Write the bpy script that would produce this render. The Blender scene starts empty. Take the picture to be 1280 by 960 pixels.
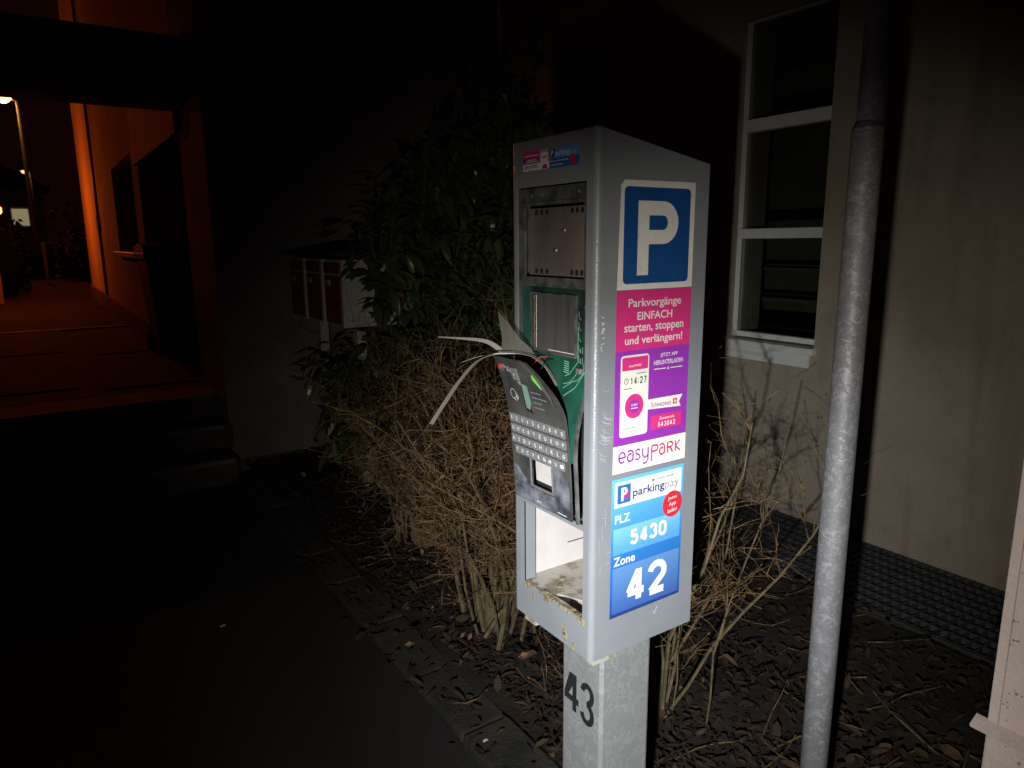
import bpy, bmesh, math, random
from mathutils import Vector, Matrix
R = math.radians
sc = bpy.context.scene
col = sc.collection

# ------------------------------------------------------------------ camera, sky, lights, exposure
cd = bpy.data.cameras.new('camera'); cam = bpy.data.objects.new('camera', cd); col.objects.link(cam)
cd.sensor_width = 36.0; cd.lens = 36.0 * 887 / 1280; cd.clip_start = 0.02; cd.clip_end = 2000
HEAD = R(33.624); PITCH = R(11.30); ROLL = R(-0.464)
hf = Vector((math.sin(HEAD), math.cos(HEAD), 0)); rt = Vector((math.cos(HEAD), -math.sin(HEAD), 0))
fw = hf * math.cos(PITCH) - Vector((0, 0, 1)) * math.sin(PITCH); up = rt.cross(fw)
r2 = rt * math.cos(ROLL) + up * math.sin(ROLL); u2 = -rt * math.sin(ROLL) + up * math.cos(ROLL)
cam.matrix_world = Matrix(((r2.x, u2.x, -fw.x, 0), (r2.y, u2.y, -fw.y, 0), (r2.z, u2.z, -fw.z, 1.6), (0, 0, 0, 1)))
sc.camera = cam

w = bpy.data.worlds.new('World'); sc.world = w; w.use_nodes = True
nt = w.node_tree; bg = nt.nodes['Background']
sky = nt.nodes.new('ShaderNodeTexSky'); sky.sky_type = 'NISHITA'; sky.sun_disc = False
sky.sun_elevation = R(-4); sky.sun_rotation = R(200)
glow = nt.nodes.new('ShaderNodeMix'); glow.data_type = 'RGBA'; glow.inputs[0].default_value = 0.9
nt.links.new(sky.outputs[0], glow.inputs[6]); glow.inputs[7].default_value = (0.10, 0.018, 0.011, 1)   # town glow in the night sky
nt.links.new(glow.outputs[2], bg.inputs[0]); bg.inputs[1].default_value = 0.05

def aim(o, target):
    o.rotation_euler = (Vector(target) - o.location).to_track_quat('-Z', 'Y').to_euler()
# hand torch of the person beside the photographer: the only strong light
td = bpy.data.lights.new('hand_torch', 'SPOT'); torch = bpy.data.objects.new('hand_torch', td); col.objects.link(torch)
torch.location = (-0.15, -0.02, 1.28); aim(torch, (0.93, 0.93, 0.77))
td.energy = 68; td.color = (1.0, 0.93, 0.83); td.spot_size = R(84); td.spot_blend = 0.70; td.shadow_soft_size = 0.012
# bright core of the same torch beam
hd_ = bpy.data.lights.new('hand_torch_core', 'SPOT'); core = bpy.data.objects.new('hand_torch_core', hd_); col.objects.link(core)
core.location = torch.location; aim(core, (0.90, 0.99, 0.84))
hd_.energy = 205; hd_.color = (0.93, 0.97, 1.0); hd_.spot_size = R(54); hd_.spot_blend = 1.0; hd_.shadow_soft_size = 0.012

sc.view_settings.view_transform = 'Standard'; sc.view_settings.look = 'None'
sc.view_settings.exposure = 0.0; sc.view_settings.gamma = 1.0; sc.view_settings.use_curve_mapping = False
sc.cycles.use_denoising = True; sc.cycles.max_bounces = 6; sc.cycles.transparent_max_bounces = 12
sc.cycles.sample_clamp_indirect = 3.0

# ------------------------------------------------------------------ helpers
def mat(name, c, rough=0.6, metal=0.0, var=0.0, vscale=8.0, bump=0.0, bscale=60.0, c2=None, spec=0.5, stretch=None, emit=None, estr=0, detail=6, lo=0.35, hi=0.65):
    m = bpy.data.materials.new(name); m.use_nodes = True
    n = m.node_tree.nodes; l = m.node_tree.links; b = n['Principled BSDF']
    b.inputs['Base Color'].default_value = (*c, 1); b.inputs['Roughness'].default_value = rough
    b.inputs['Metallic'].default_value = metal; b.inputs['Specular IOR Level'].default_value = spec
    tc = n.new('ShaderNodeTexCoord'); src = tc.outputs['Object']
    if stretch:
        mp = n.new('ShaderNodeMapping'); mp.inputs['Scale'].default_value = stretch; l.new(src, mp.inputs[0]); src = mp.outputs[0]
    if var or c2:
        nz = n.new('ShaderNodeTexNoise'); nz.inputs['Scale'].default_value = vscale; nz.inputs['Detail'].default_value = detail
        nz.inputs['Roughness'].default_value = 0.62; l.new(src, nz.inputs['Vector'])
        cr = n.new('ShaderNodeValToRGB'); l.new(nz.outputs[0], cr.inputs[0])
        d = c2 if c2 else tuple(x * (1 - var) for x in c)
        cr.color_ramp.elements[0].position = lo; cr.color_ramp.elements[1].position = hi
        cr.color_ramp.elements[0].color = (*d, 1); cr.color_ramp.elements[1].color = (*c, 1)
        l.new(cr.outputs[0], b.inputs['Base Color'])
        mr = n.new('ShaderNodeMapRange'); mr.inputs[3].default_value = min(1, rough * 1.25); mr.inputs[4].default_value = rough * 0.8
        l.new(nz.outputs[0], mr.inputs[0]); l.new(mr.outputs[0], b.inputs['Roughness'])
    if bump:
        bz = n.new('ShaderNodeTexNoise'); bz.inputs['Scale'].default_value = bscale; bz.inputs['Detail'].default_value = 5
        l.new(src, bz.inputs['Vector']); bp = n.new('ShaderNodeBump'); bp.inputs['Strength'].default_value = bump
        bp.inputs['Distance'].default_value = 0.01; l.new(bz.outputs[0], bp.inputs['Height']); l.new(bp.outputs[0], b.inputs['Normal'])
    if emit:
        b.inputs['Emission Color'].default_value = (*emit, 1); b.inputs['Emission Strength'].default_value = estr
    return m

def worldloc(p):
    v = Vector((0, 0, 0))
    while p: v += p.location; p = p.parent
    return v
def obj(name, verts, faces, m, parent=None, label=None, cat=None, group=None, kind=None, smooth=False):
    off = worldloc(parent) if parent else Vector((0, 0, 0))
    me = bpy.data.meshes.new(name)
    me.from_pydata([(v[0] - off.x, v[1] - off.y, v[2] - off.z) for v in verts], [], faces); me.update()
    if m: me.materials.append(m)
    if smooth:
        for p in me.polygons: p.use_smooth = True
    o = bpy.data.objects.new(name, me); col.objects.link(o)
    if parent: o.parent = parent
    return tag(o, label, cat, group, kind)
def tag(o, label=None, cat=None, group=None, kind=None):
    for k, v in (('label', label), ('category', cat), ('group', group), ('kind', kind)):
        if v: o[k] = v
    return o
def thing(name, loc, label, cat, group=None):
    o = bpy.data.objects.new(name, None); o.location = loc; o.empty_display_size = 0.1; col.objects.link(o)
    return tag(o, label, cat, group)
class MB:
    """collects shapes of ONE piece"""
    def __init__(s): s.v = []; s.f = []
    def box(s, a, b, bev=0.0):
        if bev <= 0:
            k = len(s.v)
            s.v += [(x, y, z) for z in (a[2], b[2]) for y in (a[1], b[1]) for x in (a[0], b[0])]
            s.f += [tuple(k + i for i in q) for q in ((0, 2, 3, 1), (4, 5, 7, 6), (0, 1, 5, 4), (2, 6, 7, 3), (0, 4, 6, 2), (1, 3, 7, 5))]
            return s
        bm = bmesh.new(); bmesh.ops.create_cube(bm, size=1)
        for v in bm.verts: v.co = Vector(((a[0] + b[0]) / 2 + v.co.x * (b[0] - a[0]), (a[1] + b[1]) / 2 + v.co.y * (b[1] - a[1]), (a[2] + b[2]) / 2 + v.co.z * (b[2] - a[2])))
        bmesh.ops.bevel(bm, geom=bm.edges[:], offset=bev, segments=2, affect='EDGES', profile=0.5)
        k = len(s.v); bm.verts.index_update()
        s.v += [tuple(v.co) for v in bm.verts]; s.f += [tuple(k + v.index for v in f.verts) for f in bm.faces]; bm.free(); return s
    def quad(s, *p):
        k = len(s.v); s.v += [tuple(x) for x in p]; s.f.append(tuple(range(k, k + len(p)))); return s
    def tube(s, pts, rad, n=6, cap=True):
        pts = [Vector(p) for p in pts]; k = len(s.v); N = len(pts)
        if not hasattr(rad, '__len__'): rad = [rad] * N
        for i, p in enumerate(pts):
            t = (pts[min(i + 1, N - 1)] - pts[max(i - 1, 0)]).normalized()
            a = t.orthogonal().normalized() if i == 0 else (a - t * a.dot(t)).normalized()
            b = t.cross(a)
            for j in range(n):
                th = 2 * math.pi * j / n; s.v.append(tuple(p + (a * math.cos(th) + b * math.sin(th)) * rad[i]))
        for i in range(N - 1):
            for j in range(n):
                s.f.append((k + i * n + j, k + i * n + (j + 1) % n, k + (i + 1) * n + (j + 1) % n, k + (i + 1) * n + j))
        if cap:
            s.f.append(tuple(k + j for j in reversed(range(n)))); s.f.append(tuple(k + (N - 1) * n + j for j in range(n)))
        return s
    def prism(s, poly, h0, h1, fn):
        """poly of (a,b); fn(a,b,h)->xyz"""
        k = len(s.v); n = len(poly)
        s.v += [fn(a, b, h0) for a, b in poly] + [fn(a, b, h1) for a, b in poly]
        s.f.append(tuple(range(k + n - 1, k - 1, -1))); s.f.append(tuple(range(k + n, k + 2 * n)))
        for i in range(n): s.f.append((k + i, k + (i + 1) % n, k + n + (i + 1) % n, k + n + i))
        return s
    def build(s, name, m, parent=None, **kw): return obj(name, s.v, s.f, m, parent, **kw)
def box(name, a, b, m, parent=None, bev=0.0, **kw): return MB().box(a, b, bev).build(name, m, parent, **kw)
def rrect(u0, v0, u1, v1, r, n=4):
    if r <= 0: return [(u0, v0), (u1, v0), (u1, v1), (u0, v1)]
    P = []
    for cx, cy, a0 in ((u1 - r, v0 + r, -90), (u1 - r, v1 - r, 0), (u0 + r, v1 - r, 90), (u0 + r, v0 + r, 180)):
        for i in range(n + 1):
            a = R(a0 + 90 * i / n); P.append((cx + r * math.cos(a), cy + r * math.sin(a)))
    return P
def circ(u, v, ru, rv=None, n=24): return [(u + ru * math.cos(2 * math.pi * i / n), v + (rv or ru) * math.sin(2 * math.pi * i / n)) for i in range(n)]
def plate(name, fn, poly, lift, m, parent, th=0.0003, **kw):
    return MB().prism(poly, lift - th, lift, fn).build(name, m, parent, **kw)
_tc = {}
def text2d(body, bold=0.0):
    k = (body, bold)
    if k not in _tc:
        c = bpy.data.curves.new('t', 'FONT'); c.body = body; c.size = 1; c.offset = bold; c.resolution_u = 4; c.fill_mode = 'FRONT'
        o = bpy.data.objects.new('t', c); col.objects.link(o)
        dg = bpy.context.evaluated_depsgraph_get(); me = bpy.data.meshes.new_from_object(o.evaluated_get(dg))
        V = [(v.co.x, v.co.y) for v in me.vertices]; F = [tuple(p.vertices) for p in me.polygons]
        bpy.data.objects.remove(o); bpy.data.curves.remove(c); bpy.data.meshes.remove(me)
        xs = [p[0] for p in V]; ys = [p[1] for p in V]; _tc[k] = (V, F, min(xs), max(xs), min(ys), max(ys))
    return _tc[k]
def text(body, fn, u0, v0, u1, v1, lift, m, parent, bold=0.0, name='lettering', shear=0.0):
    """print fitted into the box u0..u1, v0..v1"""
    V, F, a, b, c, d = text2d(body, bold)
    P = [(u0 + (x - a) / (b - a) * (u1 - u0), v0 + (y - c) / (d - c) * (v1 - v0)) for x, y in V]
    return obj(name, [fn(x, y + shear * (x - u0), lift) for x, y in P], F, m, parent)
def stroke(mb, fn, pts, r, lift, n=8):
    """flat line of print with round ends, slightly raised"""
    k = len(mb.v); N = len(pts)
    L = []; Rr = []
    for i, (x, y) in enumerate(pts):
        a = pts[max(i - 1, 0)]; b = pts[min(i + 1, N - 1)]; dx, dy = b[0] - a[0], b[1] - a[1]; q = math.hypot(dx, dy) or 1
        L.append((x - dy / q * r, y + dx / q * r)); Rr.append((x + dy / q * r, y - dx / q * r))
    mb.v += [fn(*p, lift) for p in L + Rr]
    for i in range(N - 1): mb.f.append((k + i, k + N + i, k + N + i + 1, k + i + 1))
def arc(cx, cy, rx, ry, a0, a1, n=12): return [(cx + rx * math.cos(R(a0 + (a1 - a0) * i / n)), cy + ry * math.sin(R(a0 + (a1 - a0) * i / n))) for i in range(n + 1)]

DIG = {'0': [arc(.5, .72, .5, .28, 0, 180, 10) + arc(.5, .28, .5, .28, 180, 360, 10) + [(1, .72)]],
       '1': [[(.62, 0), (.62, 1)], [(.62, .96), (.2, .74)]],
       '2': [arc(.5, .70, .5, .30, 170, -35, 12) + [(.04, .03)], [(0, 0), (1, 0)]],
       '3': [arc(.48, .745, .46, .255, 165, -80, 12), arc(.48, .27, .52, .27, 80, -165, 12)],
       '4': [[(.70, -.06), (.70, 1.04)], [(.66, 1.0), (.02, .26)], [(-.04, .24), (1.06, .24)]],
       '5': [[(.92, 1), (.12, 1), (.08, .52)], arc(.48, .31, .52, .31, 140, -160, 14)],
       '7': [[(0, 1), (1, 1)], [(.98, .97), (.35, 0)]], ':': [[(.5, .16), (.5, .28)], [(.5, .62), (.5, .74)]]}
def digits(body, fn, u0, v0, u1, v1, r, lift, m, parent, gap=.32, name='lettering'):
    """grotesque figures drawn as strokes of half-width r inside the box"""
    wd = [(.25 if c == ':' else 1.0) for c in body]; n = len(body); unit = (u1 - u0) / (sum(wd) + gap * (n - 1)); mb = MB(); x = u0; k = 0
    for c, w_ in zip(body, wd):
        for pl in DIG[c]:
            k += 1; stroke(mb, fn, [(x + r + a * (unit * w_ - 2 * r), v0 + r + b * (v1 - v0 - 2 * r)) for a, b in pl], r, lift + k * .00003)
        x += unit * (w_ + gap)
    return mb.build(name, m, parent)
# ------------------------------------------------------------------ materials
M = {}
M['asphalt'] = mat('asphalt', (0.032, 0.031, 0.030), 0.85, c2=(0.010, 0.0098, 0.0096), vscale=160, bump=0.9, bscale=190, lo=.4, hi=.75)
M['soil'] = mat('soil', (0.028, 0.018, 0.011), 0.95, var=0.6, vscale=12, bump=0.8, bscale=40)
M['moss'] = mat('mossy_ground', (0.07, 0.06, 0.03), 0.95, c2=(0.04, 0.05, 0.018), vscale=5, bump=0.8, bscale=60)
M['stone'] = mat('kerb_stone', (0.038, 0.036, 0.029), 0.95, c2=(0.014, 0.014, 0.011), vscale=9, bump=0.6, bscale=70)
M['concrete'] = mat('step_concrete', (0.12, 0.10, 0.085), 0.85, var=0.45, vscale=7, bump=0.4, bscale=90)
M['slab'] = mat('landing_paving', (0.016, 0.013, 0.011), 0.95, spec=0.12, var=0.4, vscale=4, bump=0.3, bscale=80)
M['painted_lit_nosing'] = mat('step_nosing_painted_light', (0.24, 0.20, 0.165), 0.8, var=0.4, vscale=9, bump=0.3)  # paler than the steps: light on the edges put into the colour
M['plaster'] = mat('cream_plaster', (0.41, 0.355, 0.275), 0.9, c2=(0.33, 0.28, 0.215), vscale=2.2, bump=0.6, bscale=170)
def dirt(m, z0, z1, col_, amt):
    n = m.node_tree.nodes; l = m.node_tree.links; b = n['Principled BSDF']; src = b.inputs['Base Color'].links[0].from_socket
    tc = n.new('ShaderNodeTexCoord'); ge = n.new('ShaderNodeNewGeometry'); sp = n.new('ShaderNodeSeparateXYZ'); l.new(ge.outputs['Position'], sp.inputs[0])
    mr = n.new('ShaderNodeMapRange'); mr.inputs[1].default_value = z0; mr.inputs[2].default_value = z1; mr.inputs[3].default_value = .55; mr.inputs[4].default_value = 0; l.new(sp.outputs[2], mr.inputs[0])
    nz = n.new('ShaderNodeTexNoise'); nz.inputs['Scale'].default_value = 6; nz.inputs['Detail'].default_value = 10; nz.inputs['Roughness'].default_value = .7; l.new(ge.outputs['Position'], nz.inputs['Vector'])
    n2 = n.new('ShaderNodeTexNoise'); n2.inputs['Scale'].default_value = 140; n2.inputs['Detail'].default_value = 3; l.new(ge.outputs['Position'], n2.inputs['Vector'])
    mp = n.new('ShaderNodeMapping'); mp.inputs['Scale'].default_value = (9, 9, .7); l.new(ge.outputs['Position'], mp.inputs[0]); n3 = n.new('ShaderNodeTexNoise'); n3.inputs['Scale'].default_value = 1.0; n3.inputs['Detail'].default_value = 6; l.new(mp.outputs[0], n3.inputs['Vector'])
    def mth(op, a, b_, k=None):
        q = n.new('ShaderNodeMath'); q.operation = op; q.use_clamp = True; l.new(a, q.inputs[0])
        if b_ is not None: l.new(b_, q.inputs[1])
        else: q.inputs[1].default_value = k
        return q.outputs[0]
    f = mth('ADD', mth('MULTIPLY', nz.outputs[0], mr.outputs[0]), mth('MULTIPLY', mth('SUBTRACT', n3.outputs[0], None, .52), None, 1.6)); f = mth('ADD', f, mth('MULTIPLY', mth('SUBTRACT', nz.outputs[0], None, .56), None, 1.5)); f = mth('ADD', f, mth('MULTIPLY', mth('SUBTRACT', n2.outputs[0], None, .5), None, .9))
    f = mth('MULTIPLY', f, None, amt); mx = n.new('ShaderNodeMixRGB'); l.new(f, mx.inputs[0]); l.new(src, mx.inputs[1]); mx.inputs[2].default_value = (*col_, 1); l.new(mx.outputs[0], b.inputs['Base Color'])
dirt(M['plaster'], 0, .7, (.14, .108, .075), 1.0)
M['plaster_grey'] = mat('grey_plaster', (0.22, 0.19, 0.165), 0.92, var=0.3, vscale=2.5, bump=0.4, bscale=120)
M['plaster_house'] = mat('pale_house_plaster', (0.62, 0.52, 0.40), 0.9, var=0.12, vscale=1.5, bump=0.2, bscale=90)
M['sodium_painted_wall'] = mat('render_painted_sodium_red', (0.40, 0.15, 0.09), 0.9, var=0.2, vscale=3, bump=0.3, bscale=140)  # red-brown stands for sodium light on the wall, painted into the colour
M['white_paint'] = mat('white_window_paint', (0.72, 0.72, 0.70), 0.45, var=0.08, vscale=10, bump=0.05)
M['dark'] = mat('dark_interior', (0.03, 0.028, 0.025), 0.9)
M['room'] = mat('room_wall', (0.24, 0.23, 0.17), 0.9, var=0.2, vscale=3)
M['galv'] = mat('galvanised_steel', (0.46, 0.48, 0.48), 0.48, 0.55, c2=(0.30, 0.32, 0.33), vscale=26, bump=0.08, bscale=120, detail=3)
def spangle(m, scale, c1, c2, c3):
    n = m.node_tree.nodes; l = m.node_tree.links; b = n['Principled BSDF']; tc = n.new('ShaderNodeTexCoord')
    wz = n.new('ShaderNodeTexNoise'); wz.inputs['Scale'].default_value = scale * .8; l.new(tc.outputs['Object'], wz.inputs['Vector'])
    ad = n.new('ShaderNodeMixRGB'); ad.blend_type = 'ADD'; ad.inputs[0].default_value = .06; l.new(tc.outputs['Object'], ad.inputs[1]); l.new(wz.outputs[1], ad.inputs[2])
    vo = n.new('ShaderNodeTexVoronoi'); vo.inputs['Scale'].default_value = scale; l.new(ad.outputs[0], vo.inputs['Vector'])
    cr = n.new('ShaderNodeValToRGB'); e = cr.color_ramp.elements; e[0].color = (*c1, 1); e[1].color = (*c2, 1); x = e.new(.80); x.color = (*c2, 1); e[2].color = (*c3, 1); e[1].position = .55
    sp = n.new('ShaderNodeSeparateColor'); l.new(vo.outputs['Color'], sp.inputs[0])
    mx = n.new('ShaderNodeMath'); mx.operation = 'MULTIPLY_ADD'; mx.inputs[1].default_value = .6; l.new(sp.outputs[0], mx.inputs[0])
    nz = n.new('ShaderNodeTexNoise'); nz.inputs['Scale'].default_value = scale * .35; nz.inputs['Detail'].default_value = 6; l.new(tc.outputs['Object'], nz.inputs['Vector'])
    m2 = n.new('ShaderNodeMath'); m2.operation = 'MULTIPLY'; m2.inputs[1].default_value = .42; l.new(nz.outputs[0], m2.inputs[0]); l.new(m2.outputs[0], mx.inputs[2])
    l.new(mx.outputs[0], cr.inputs[0]); l.new(cr.outputs[0], b.inputs['Base Color'])
    mr = n.new('ShaderNodeMapRange'); mr.inputs[3].default_value = .66; mr.inputs[4].default_value = .50; l.new(mx.outputs[0], mr.inputs[0]); l.new(mr.outputs[0], b.inputs['Roughness'])
spangle(M['galv'], 70, (0.27, 0.285, 0.285), (0.36, 0.375, 0.375), (0.50, 0.52, 0.52))
M['pole'] = mat('weathered_pole_zinc', (0.3, 0.3, 0.31), 0.5, 0.3, bump=0.06, bscale=160)
spangle(M['pole'], 85, (0.155, 0.155, 0.163), (0.185, 0.185, 0.193), (0.36, 0.36, 0.37))
M['housing'] = mat('grey_housing_paint', (0.225, 0.24, 0.26), 0.27, 0.0, var=0.08, vscale=14, bump=0.13, bscale=420, spec=0.5)
M['inner'] = mat('pale_inner_sheet', (0.60, 0.56, 0.55), 0.55, 0.1, var=0.12, vscale=20)
M['inner_dirty'] = mat('dirty_inner_sheet', (0.52, 0.49, 0.43), 0.5, 0.35, c2=(0.27, 0.22, 0.14), vscale=22, lo=0.38, hi=0.52)
M['glue'] = mat('old_yellow_glue', (0.34, 0.29, 0.18), 0.8, var=0.6, vscale=60, bump=0.6, bscale=200)
M['bezel'] = mat('black_bezel_plastic', (0.14, 0.145, 0.145), 0.5, c2=(0.028, 0.031, 0.031), vscale=24, bump=0.15, bscale=160, lo=0.35, hi=0.7)
M['black'] = mat('black_void', (0.012, 0.012, 0.012), 0.7)
M['plate'] = mat('brushed_brown_steel', (0.40, 0.335, 0.30), 0.40, 0.6, c2=(0.20, 0.155, 0.135), vscale=9, stretch=(1, 1, .25), bump=0.04)
M['lcd'] = mat('bare_lcd_backing', (0.10, 0.10, 0.095), 0.33, 0.7, c2=(0.26, 0.255, 0.24), vscale=30, stretch=(1, 1, .08), lo=0.45, hi=0.75)
M['steel'] = mat('bright_steel', (0.62, 0.60, 0.57), 0.3, 0.9)
M['pcb'] = mat('green_circuit_board', (0.010, 0.055, 0.038), 0.4, c2=(0.018, 0.105, 0.072), vscale=14)
M['pcb_dark'] = mat('smoked_circuit_board', (0.016, 0.05, 0.038), 0.45, c2=(0.012, 0.02, 0.018), vscale=14, lo=0.4, hi=0.6)
M['trace'] = mat('pale_green_trace', (0.16, 0.46, 0.28), 0.4)
M['lime'] = mat('lime_green_tape', (0.20, 0.75, 0.08), 0.5)
M['panel'] = mat('scuffed_black_panel', (0.032, 0.032, 0.031), 0.42, c2=(0.075, 0.074, 0.070), vscale=11, bump=0.08, bscale=90, lo=0.42, hi=0.72)
M['panel_grey'] = mat('rubbed_blue_grey_panel', (0.20, 0.205, 0.245), 0.5, c2=(0.035, 0.036, 0.05), vscale=16, bump=0.1, lo=0.40, hi=0.62)
M['key'] = mat('grey_key', (0.20, 0.205, 0.21), 0.5, var=0.3, vscale=70)
M['white'] = mat('white_print', (0.78, 0.77, 0.72), 0.5, var=0.10, vscale=26, bump=0.03, bscale=30)
M['cream'] = mat('cream_print', (0.80, 0.79, 0.70), 0.45)
M['signblue'] = mat('sign_blue_film', (0.008, 0.075, 0.27), 0.4, var=0.10, vscale=26, bump=0.03, bscale=30)
M['pink'] = mat('pink_film', (0.68, 0.035, 0.22), 0.42, var=0.10, vscale=26, bump=0.03, bscale=30)
M['purple'] = mat('purple_film', (0.30, 0.035, 0.42), 0.42, var=0.10, vscale=26, bump=0.03, bscale=30)
M['logo_purple'] = mat('logo_purple', (0.28, 0.03, 0.36), 0.45)
M['logo_pink'] = mat('logo_pink', (0.60, 0.02, 0.17), 0.45)
M['navy'] = mat('navy_print', (0.02, 0.05, 0.20), 0.45)
M['midblue'] = mat('blue_print', (0.02, 0.13, 0.42), 0.45)
M['red'] = mat('red_print', (0.62, 0.02, 0.04), 0.45)
M['darkprint'] = mat('dark_print', (0.04, 0.04, 0.06), 0.5)
M['greyprint'] = mat('grey_print', (0.25, 0.25, 0.30), 0.5)
M['blackpaint'] = mat('black_paint', (0.012, 0.012, 0.012), 0.6)
M['scratch'] = mat('bare_scratch', (0.75, 0.75, 0.72), 0.4)
M['wood_dark'] = mat('dark_stained_wood', (0.03, 0.024, 0.02), 0.7)
M['mailred'] = mat('dark_red_mailbox', (0.20, 0.03, 0.025), 0.45)
M['mailgrey'] = mat('pale_grey_mailbox_metal', (0.50, 0.46, 0.43), 0.5, var=0.15, vscale=12)
M['cab'] = mat('beige_cabinet_paint', (0.42, 0.355, 0.32), 0.6, var=0.16, vscale=6, bump=0.25, bscale=90)
M['binplastic'] = mat('dark_green_bin_plastic', (0.016, 0.034, 0.026), 0.5)
M['leaf'] = mat('laurel_leaf', (0.12, 0.17, 0.04), 0.30, var=0.45, vscale=6, spec=0.4)
M['leaf_dark'] = mat('laurel_leaf_dark', (0.07, 0.10, 0.028), 0.30, var=0.4, vscale=6, spec=0.4)
M['painted_sodium_orange'] = mat('orange_light_as_colour', (0.45, 0.13, 0.04), 0.55, var=0.3, vscale=9)  # orange sodium light painted as colour on some laurel leaves and the downpipe
M['bark'] = mat('laurel_bark', (0.09, 0.07, 0.05), 0.9, var=0.3, vscale=30)
M['twig'] = mat('dry_hedge_twig', (0.25, 0.155, 0.058), 0.8, c2=(0.028, 0.016, 0.007), vscale=17, lo=0.40, hi=0.66)
M['stem'] = mat('olive_hedge_stem', (0.17, 0.13, 0.06), 0.85, c2=(0.07, 0.052, 0.026), vscale=22, bump=0.4, bscale=80)
M['twig_red'] = mat('reddish_hedge_twig', (0.17, 0.088, 0.036), 0.8, var=0.4, vscale=20)
M['litter'] = mat('dead_leaf', (0.036, 0.018, 0.009), 0.95, c2=(0.008, 0.005, 0.003), vscale=16, detail=4)
M['caught'] = mat('caught_dead_leaf', (0.20, 0.10, 0.04), 0.8, c2=(0.06, 0.03, 0.014), vscale=20)
M['farhouse'] = mat('far_house_plaster', (0.35, 0.32, 0.2), 0.9, var=0.1)
M['hedge'] = mat('clipped_hedge', (0.03, 0.035, 0.015), 0.9, var=0.4)
M['iron'] = mat('galvanised_grating', (0.06, 0.062, 0.065), 0.65, 0.3, var=0.4, vscale=12)
M['lamp_metal'] = mat('lamp_post_metal', (0.35, 0.34, 0.33), 0.5, 0.4)
M['glowlens'] = mat('sodium_lens', (0.8, 0.5, 0.2), 0.4, emit=(1.0, 0.42, 0.07), estr=16)
M['glowsmall'] = mat('small_lit_lens', (0.8, 0.5, 0.2), 0.4, emit=(1.0, 0.42, 0.12), estr=2.5)
M['litpane'] = mat('lit_window_pane', (0.5, 0.45, 0.3), 0.4, emit=(0.9, 0.75, 0.4), estr=0.25)
def film(name, c, a, rough=0.25):
    m = mat(name, c, rough); m.node_tree.nodes['Principled BSDF'].inputs['Alpha'].default_value = a; return m
M['clearfilm'] = film('torn_clear_film', (0.17, 0.17, 0.145), 0.42, 0.22)
M['strip'] = film('clear_plastic_strip', (0.36, 0.32, 0.27), 0.8, 0.3)
gm = bpy.data.materials.new('window_glass'); gm.use_nodes = True; n_ = gm.node_tree.nodes; l_ = gm.node_tree.links
n_.remove(n_['Principled BSDF']); fr_ = n_.new('ShaderNodeFresnel'); fr_.inputs[0].default_value = 1.5
tr_ = n_.new('ShaderNodeBsdfTransparent'); tr_.inputs[0].default_value = (0.72, 0.74, 0.70, 1); gl_ = n_.new('ShaderNodeBsdfGlossy'); gl_.inputs['Roughness'].default_value = 0.03
mx_ = n_.new('ShaderNodeMixShader'); l_.new(fr_.outputs[0], mx_.inputs[0]); l_.new(tr_.outputs[0], mx_.inputs[1]); l_.new(gl_.outputs[0], mx_.inputs[2])
l_.new(mx_.outputs[0], n_['Material Output'].inputs[0]); M['glass'] = gm
# printed blue gradient of the zone sticker (object z)
def gradient(name, stops):
    m = mat(name, (0.1, 0.3, 0.6), 0.42); n = m.node_tree.nodes; l = m.node_tree.links
    tc = n.new('ShaderNodeTexCoord'); sp = n.new('ShaderNodeSeparateXYZ'); l.new(tc.outputs['Object'], sp.inputs[0])
    mr = n.new('ShaderNodeMapRange'); mr.inputs[1].default_value = 0.847; mr.inputs[2].default_value = 1.142; l.new(sp.outputs[2], mr.inputs[0])
    cr = n.new('ShaderNodeValToRGB'); l.new(mr.outputs[0], cr.inputs[0]); e = cr.color_ramp.elements
    e[0].position, e[0].color = stops[0][0], (*stops[0][1], 1); e[1].position, e[1].color = stops[-1][0], (*stops[-1][1], 1)
    for p, c in stops[1:-1]: x = e.new(p); x.color = (*c, 1)
    l.new(cr.outputs[0], n['Principled BSDF'].inputs['Base Color']); return m
M['zoneblue'] = gradient('blue_sticker_fade', [(0, (0.012, 0.03, 0.13)), (0.05, (0.02, 0.07, 0.30)), (0.45, (0.025, 0.17, 0.50)), (1, (0.13, 0.48, 0.80))])
M['zoneband'] = gradient('light_blue_band_fade', [(0, (0.035, 0.09, 0.33)), (0.36, (0.10, 0.24, 0.52)), (0.5, (0.09, 0.33, 0.66)), (0.7, (0.22, 0.52, 0.80)), (1, (0.3, 0.6, 0.85))])

# ------------------------------------------------------------------ ground, kerb, steps
def sheet(name, x0, y0, x1, y1, z, m, kind='structure'):
    return obj(name, [(x0, y0, z), (x1, y0, z), (x1, y1, z), (x0, y1, z)], [(0, 1, 2, 3)], m, kind=kind)
sheet('ground', -400, -400, 400, 600, -0.06, M['asphalt'])
sheet('pavement', -6, -6, 0.985, 4.93, 0.0, M['asphalt'])
rnd = random.Random(4)
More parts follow.
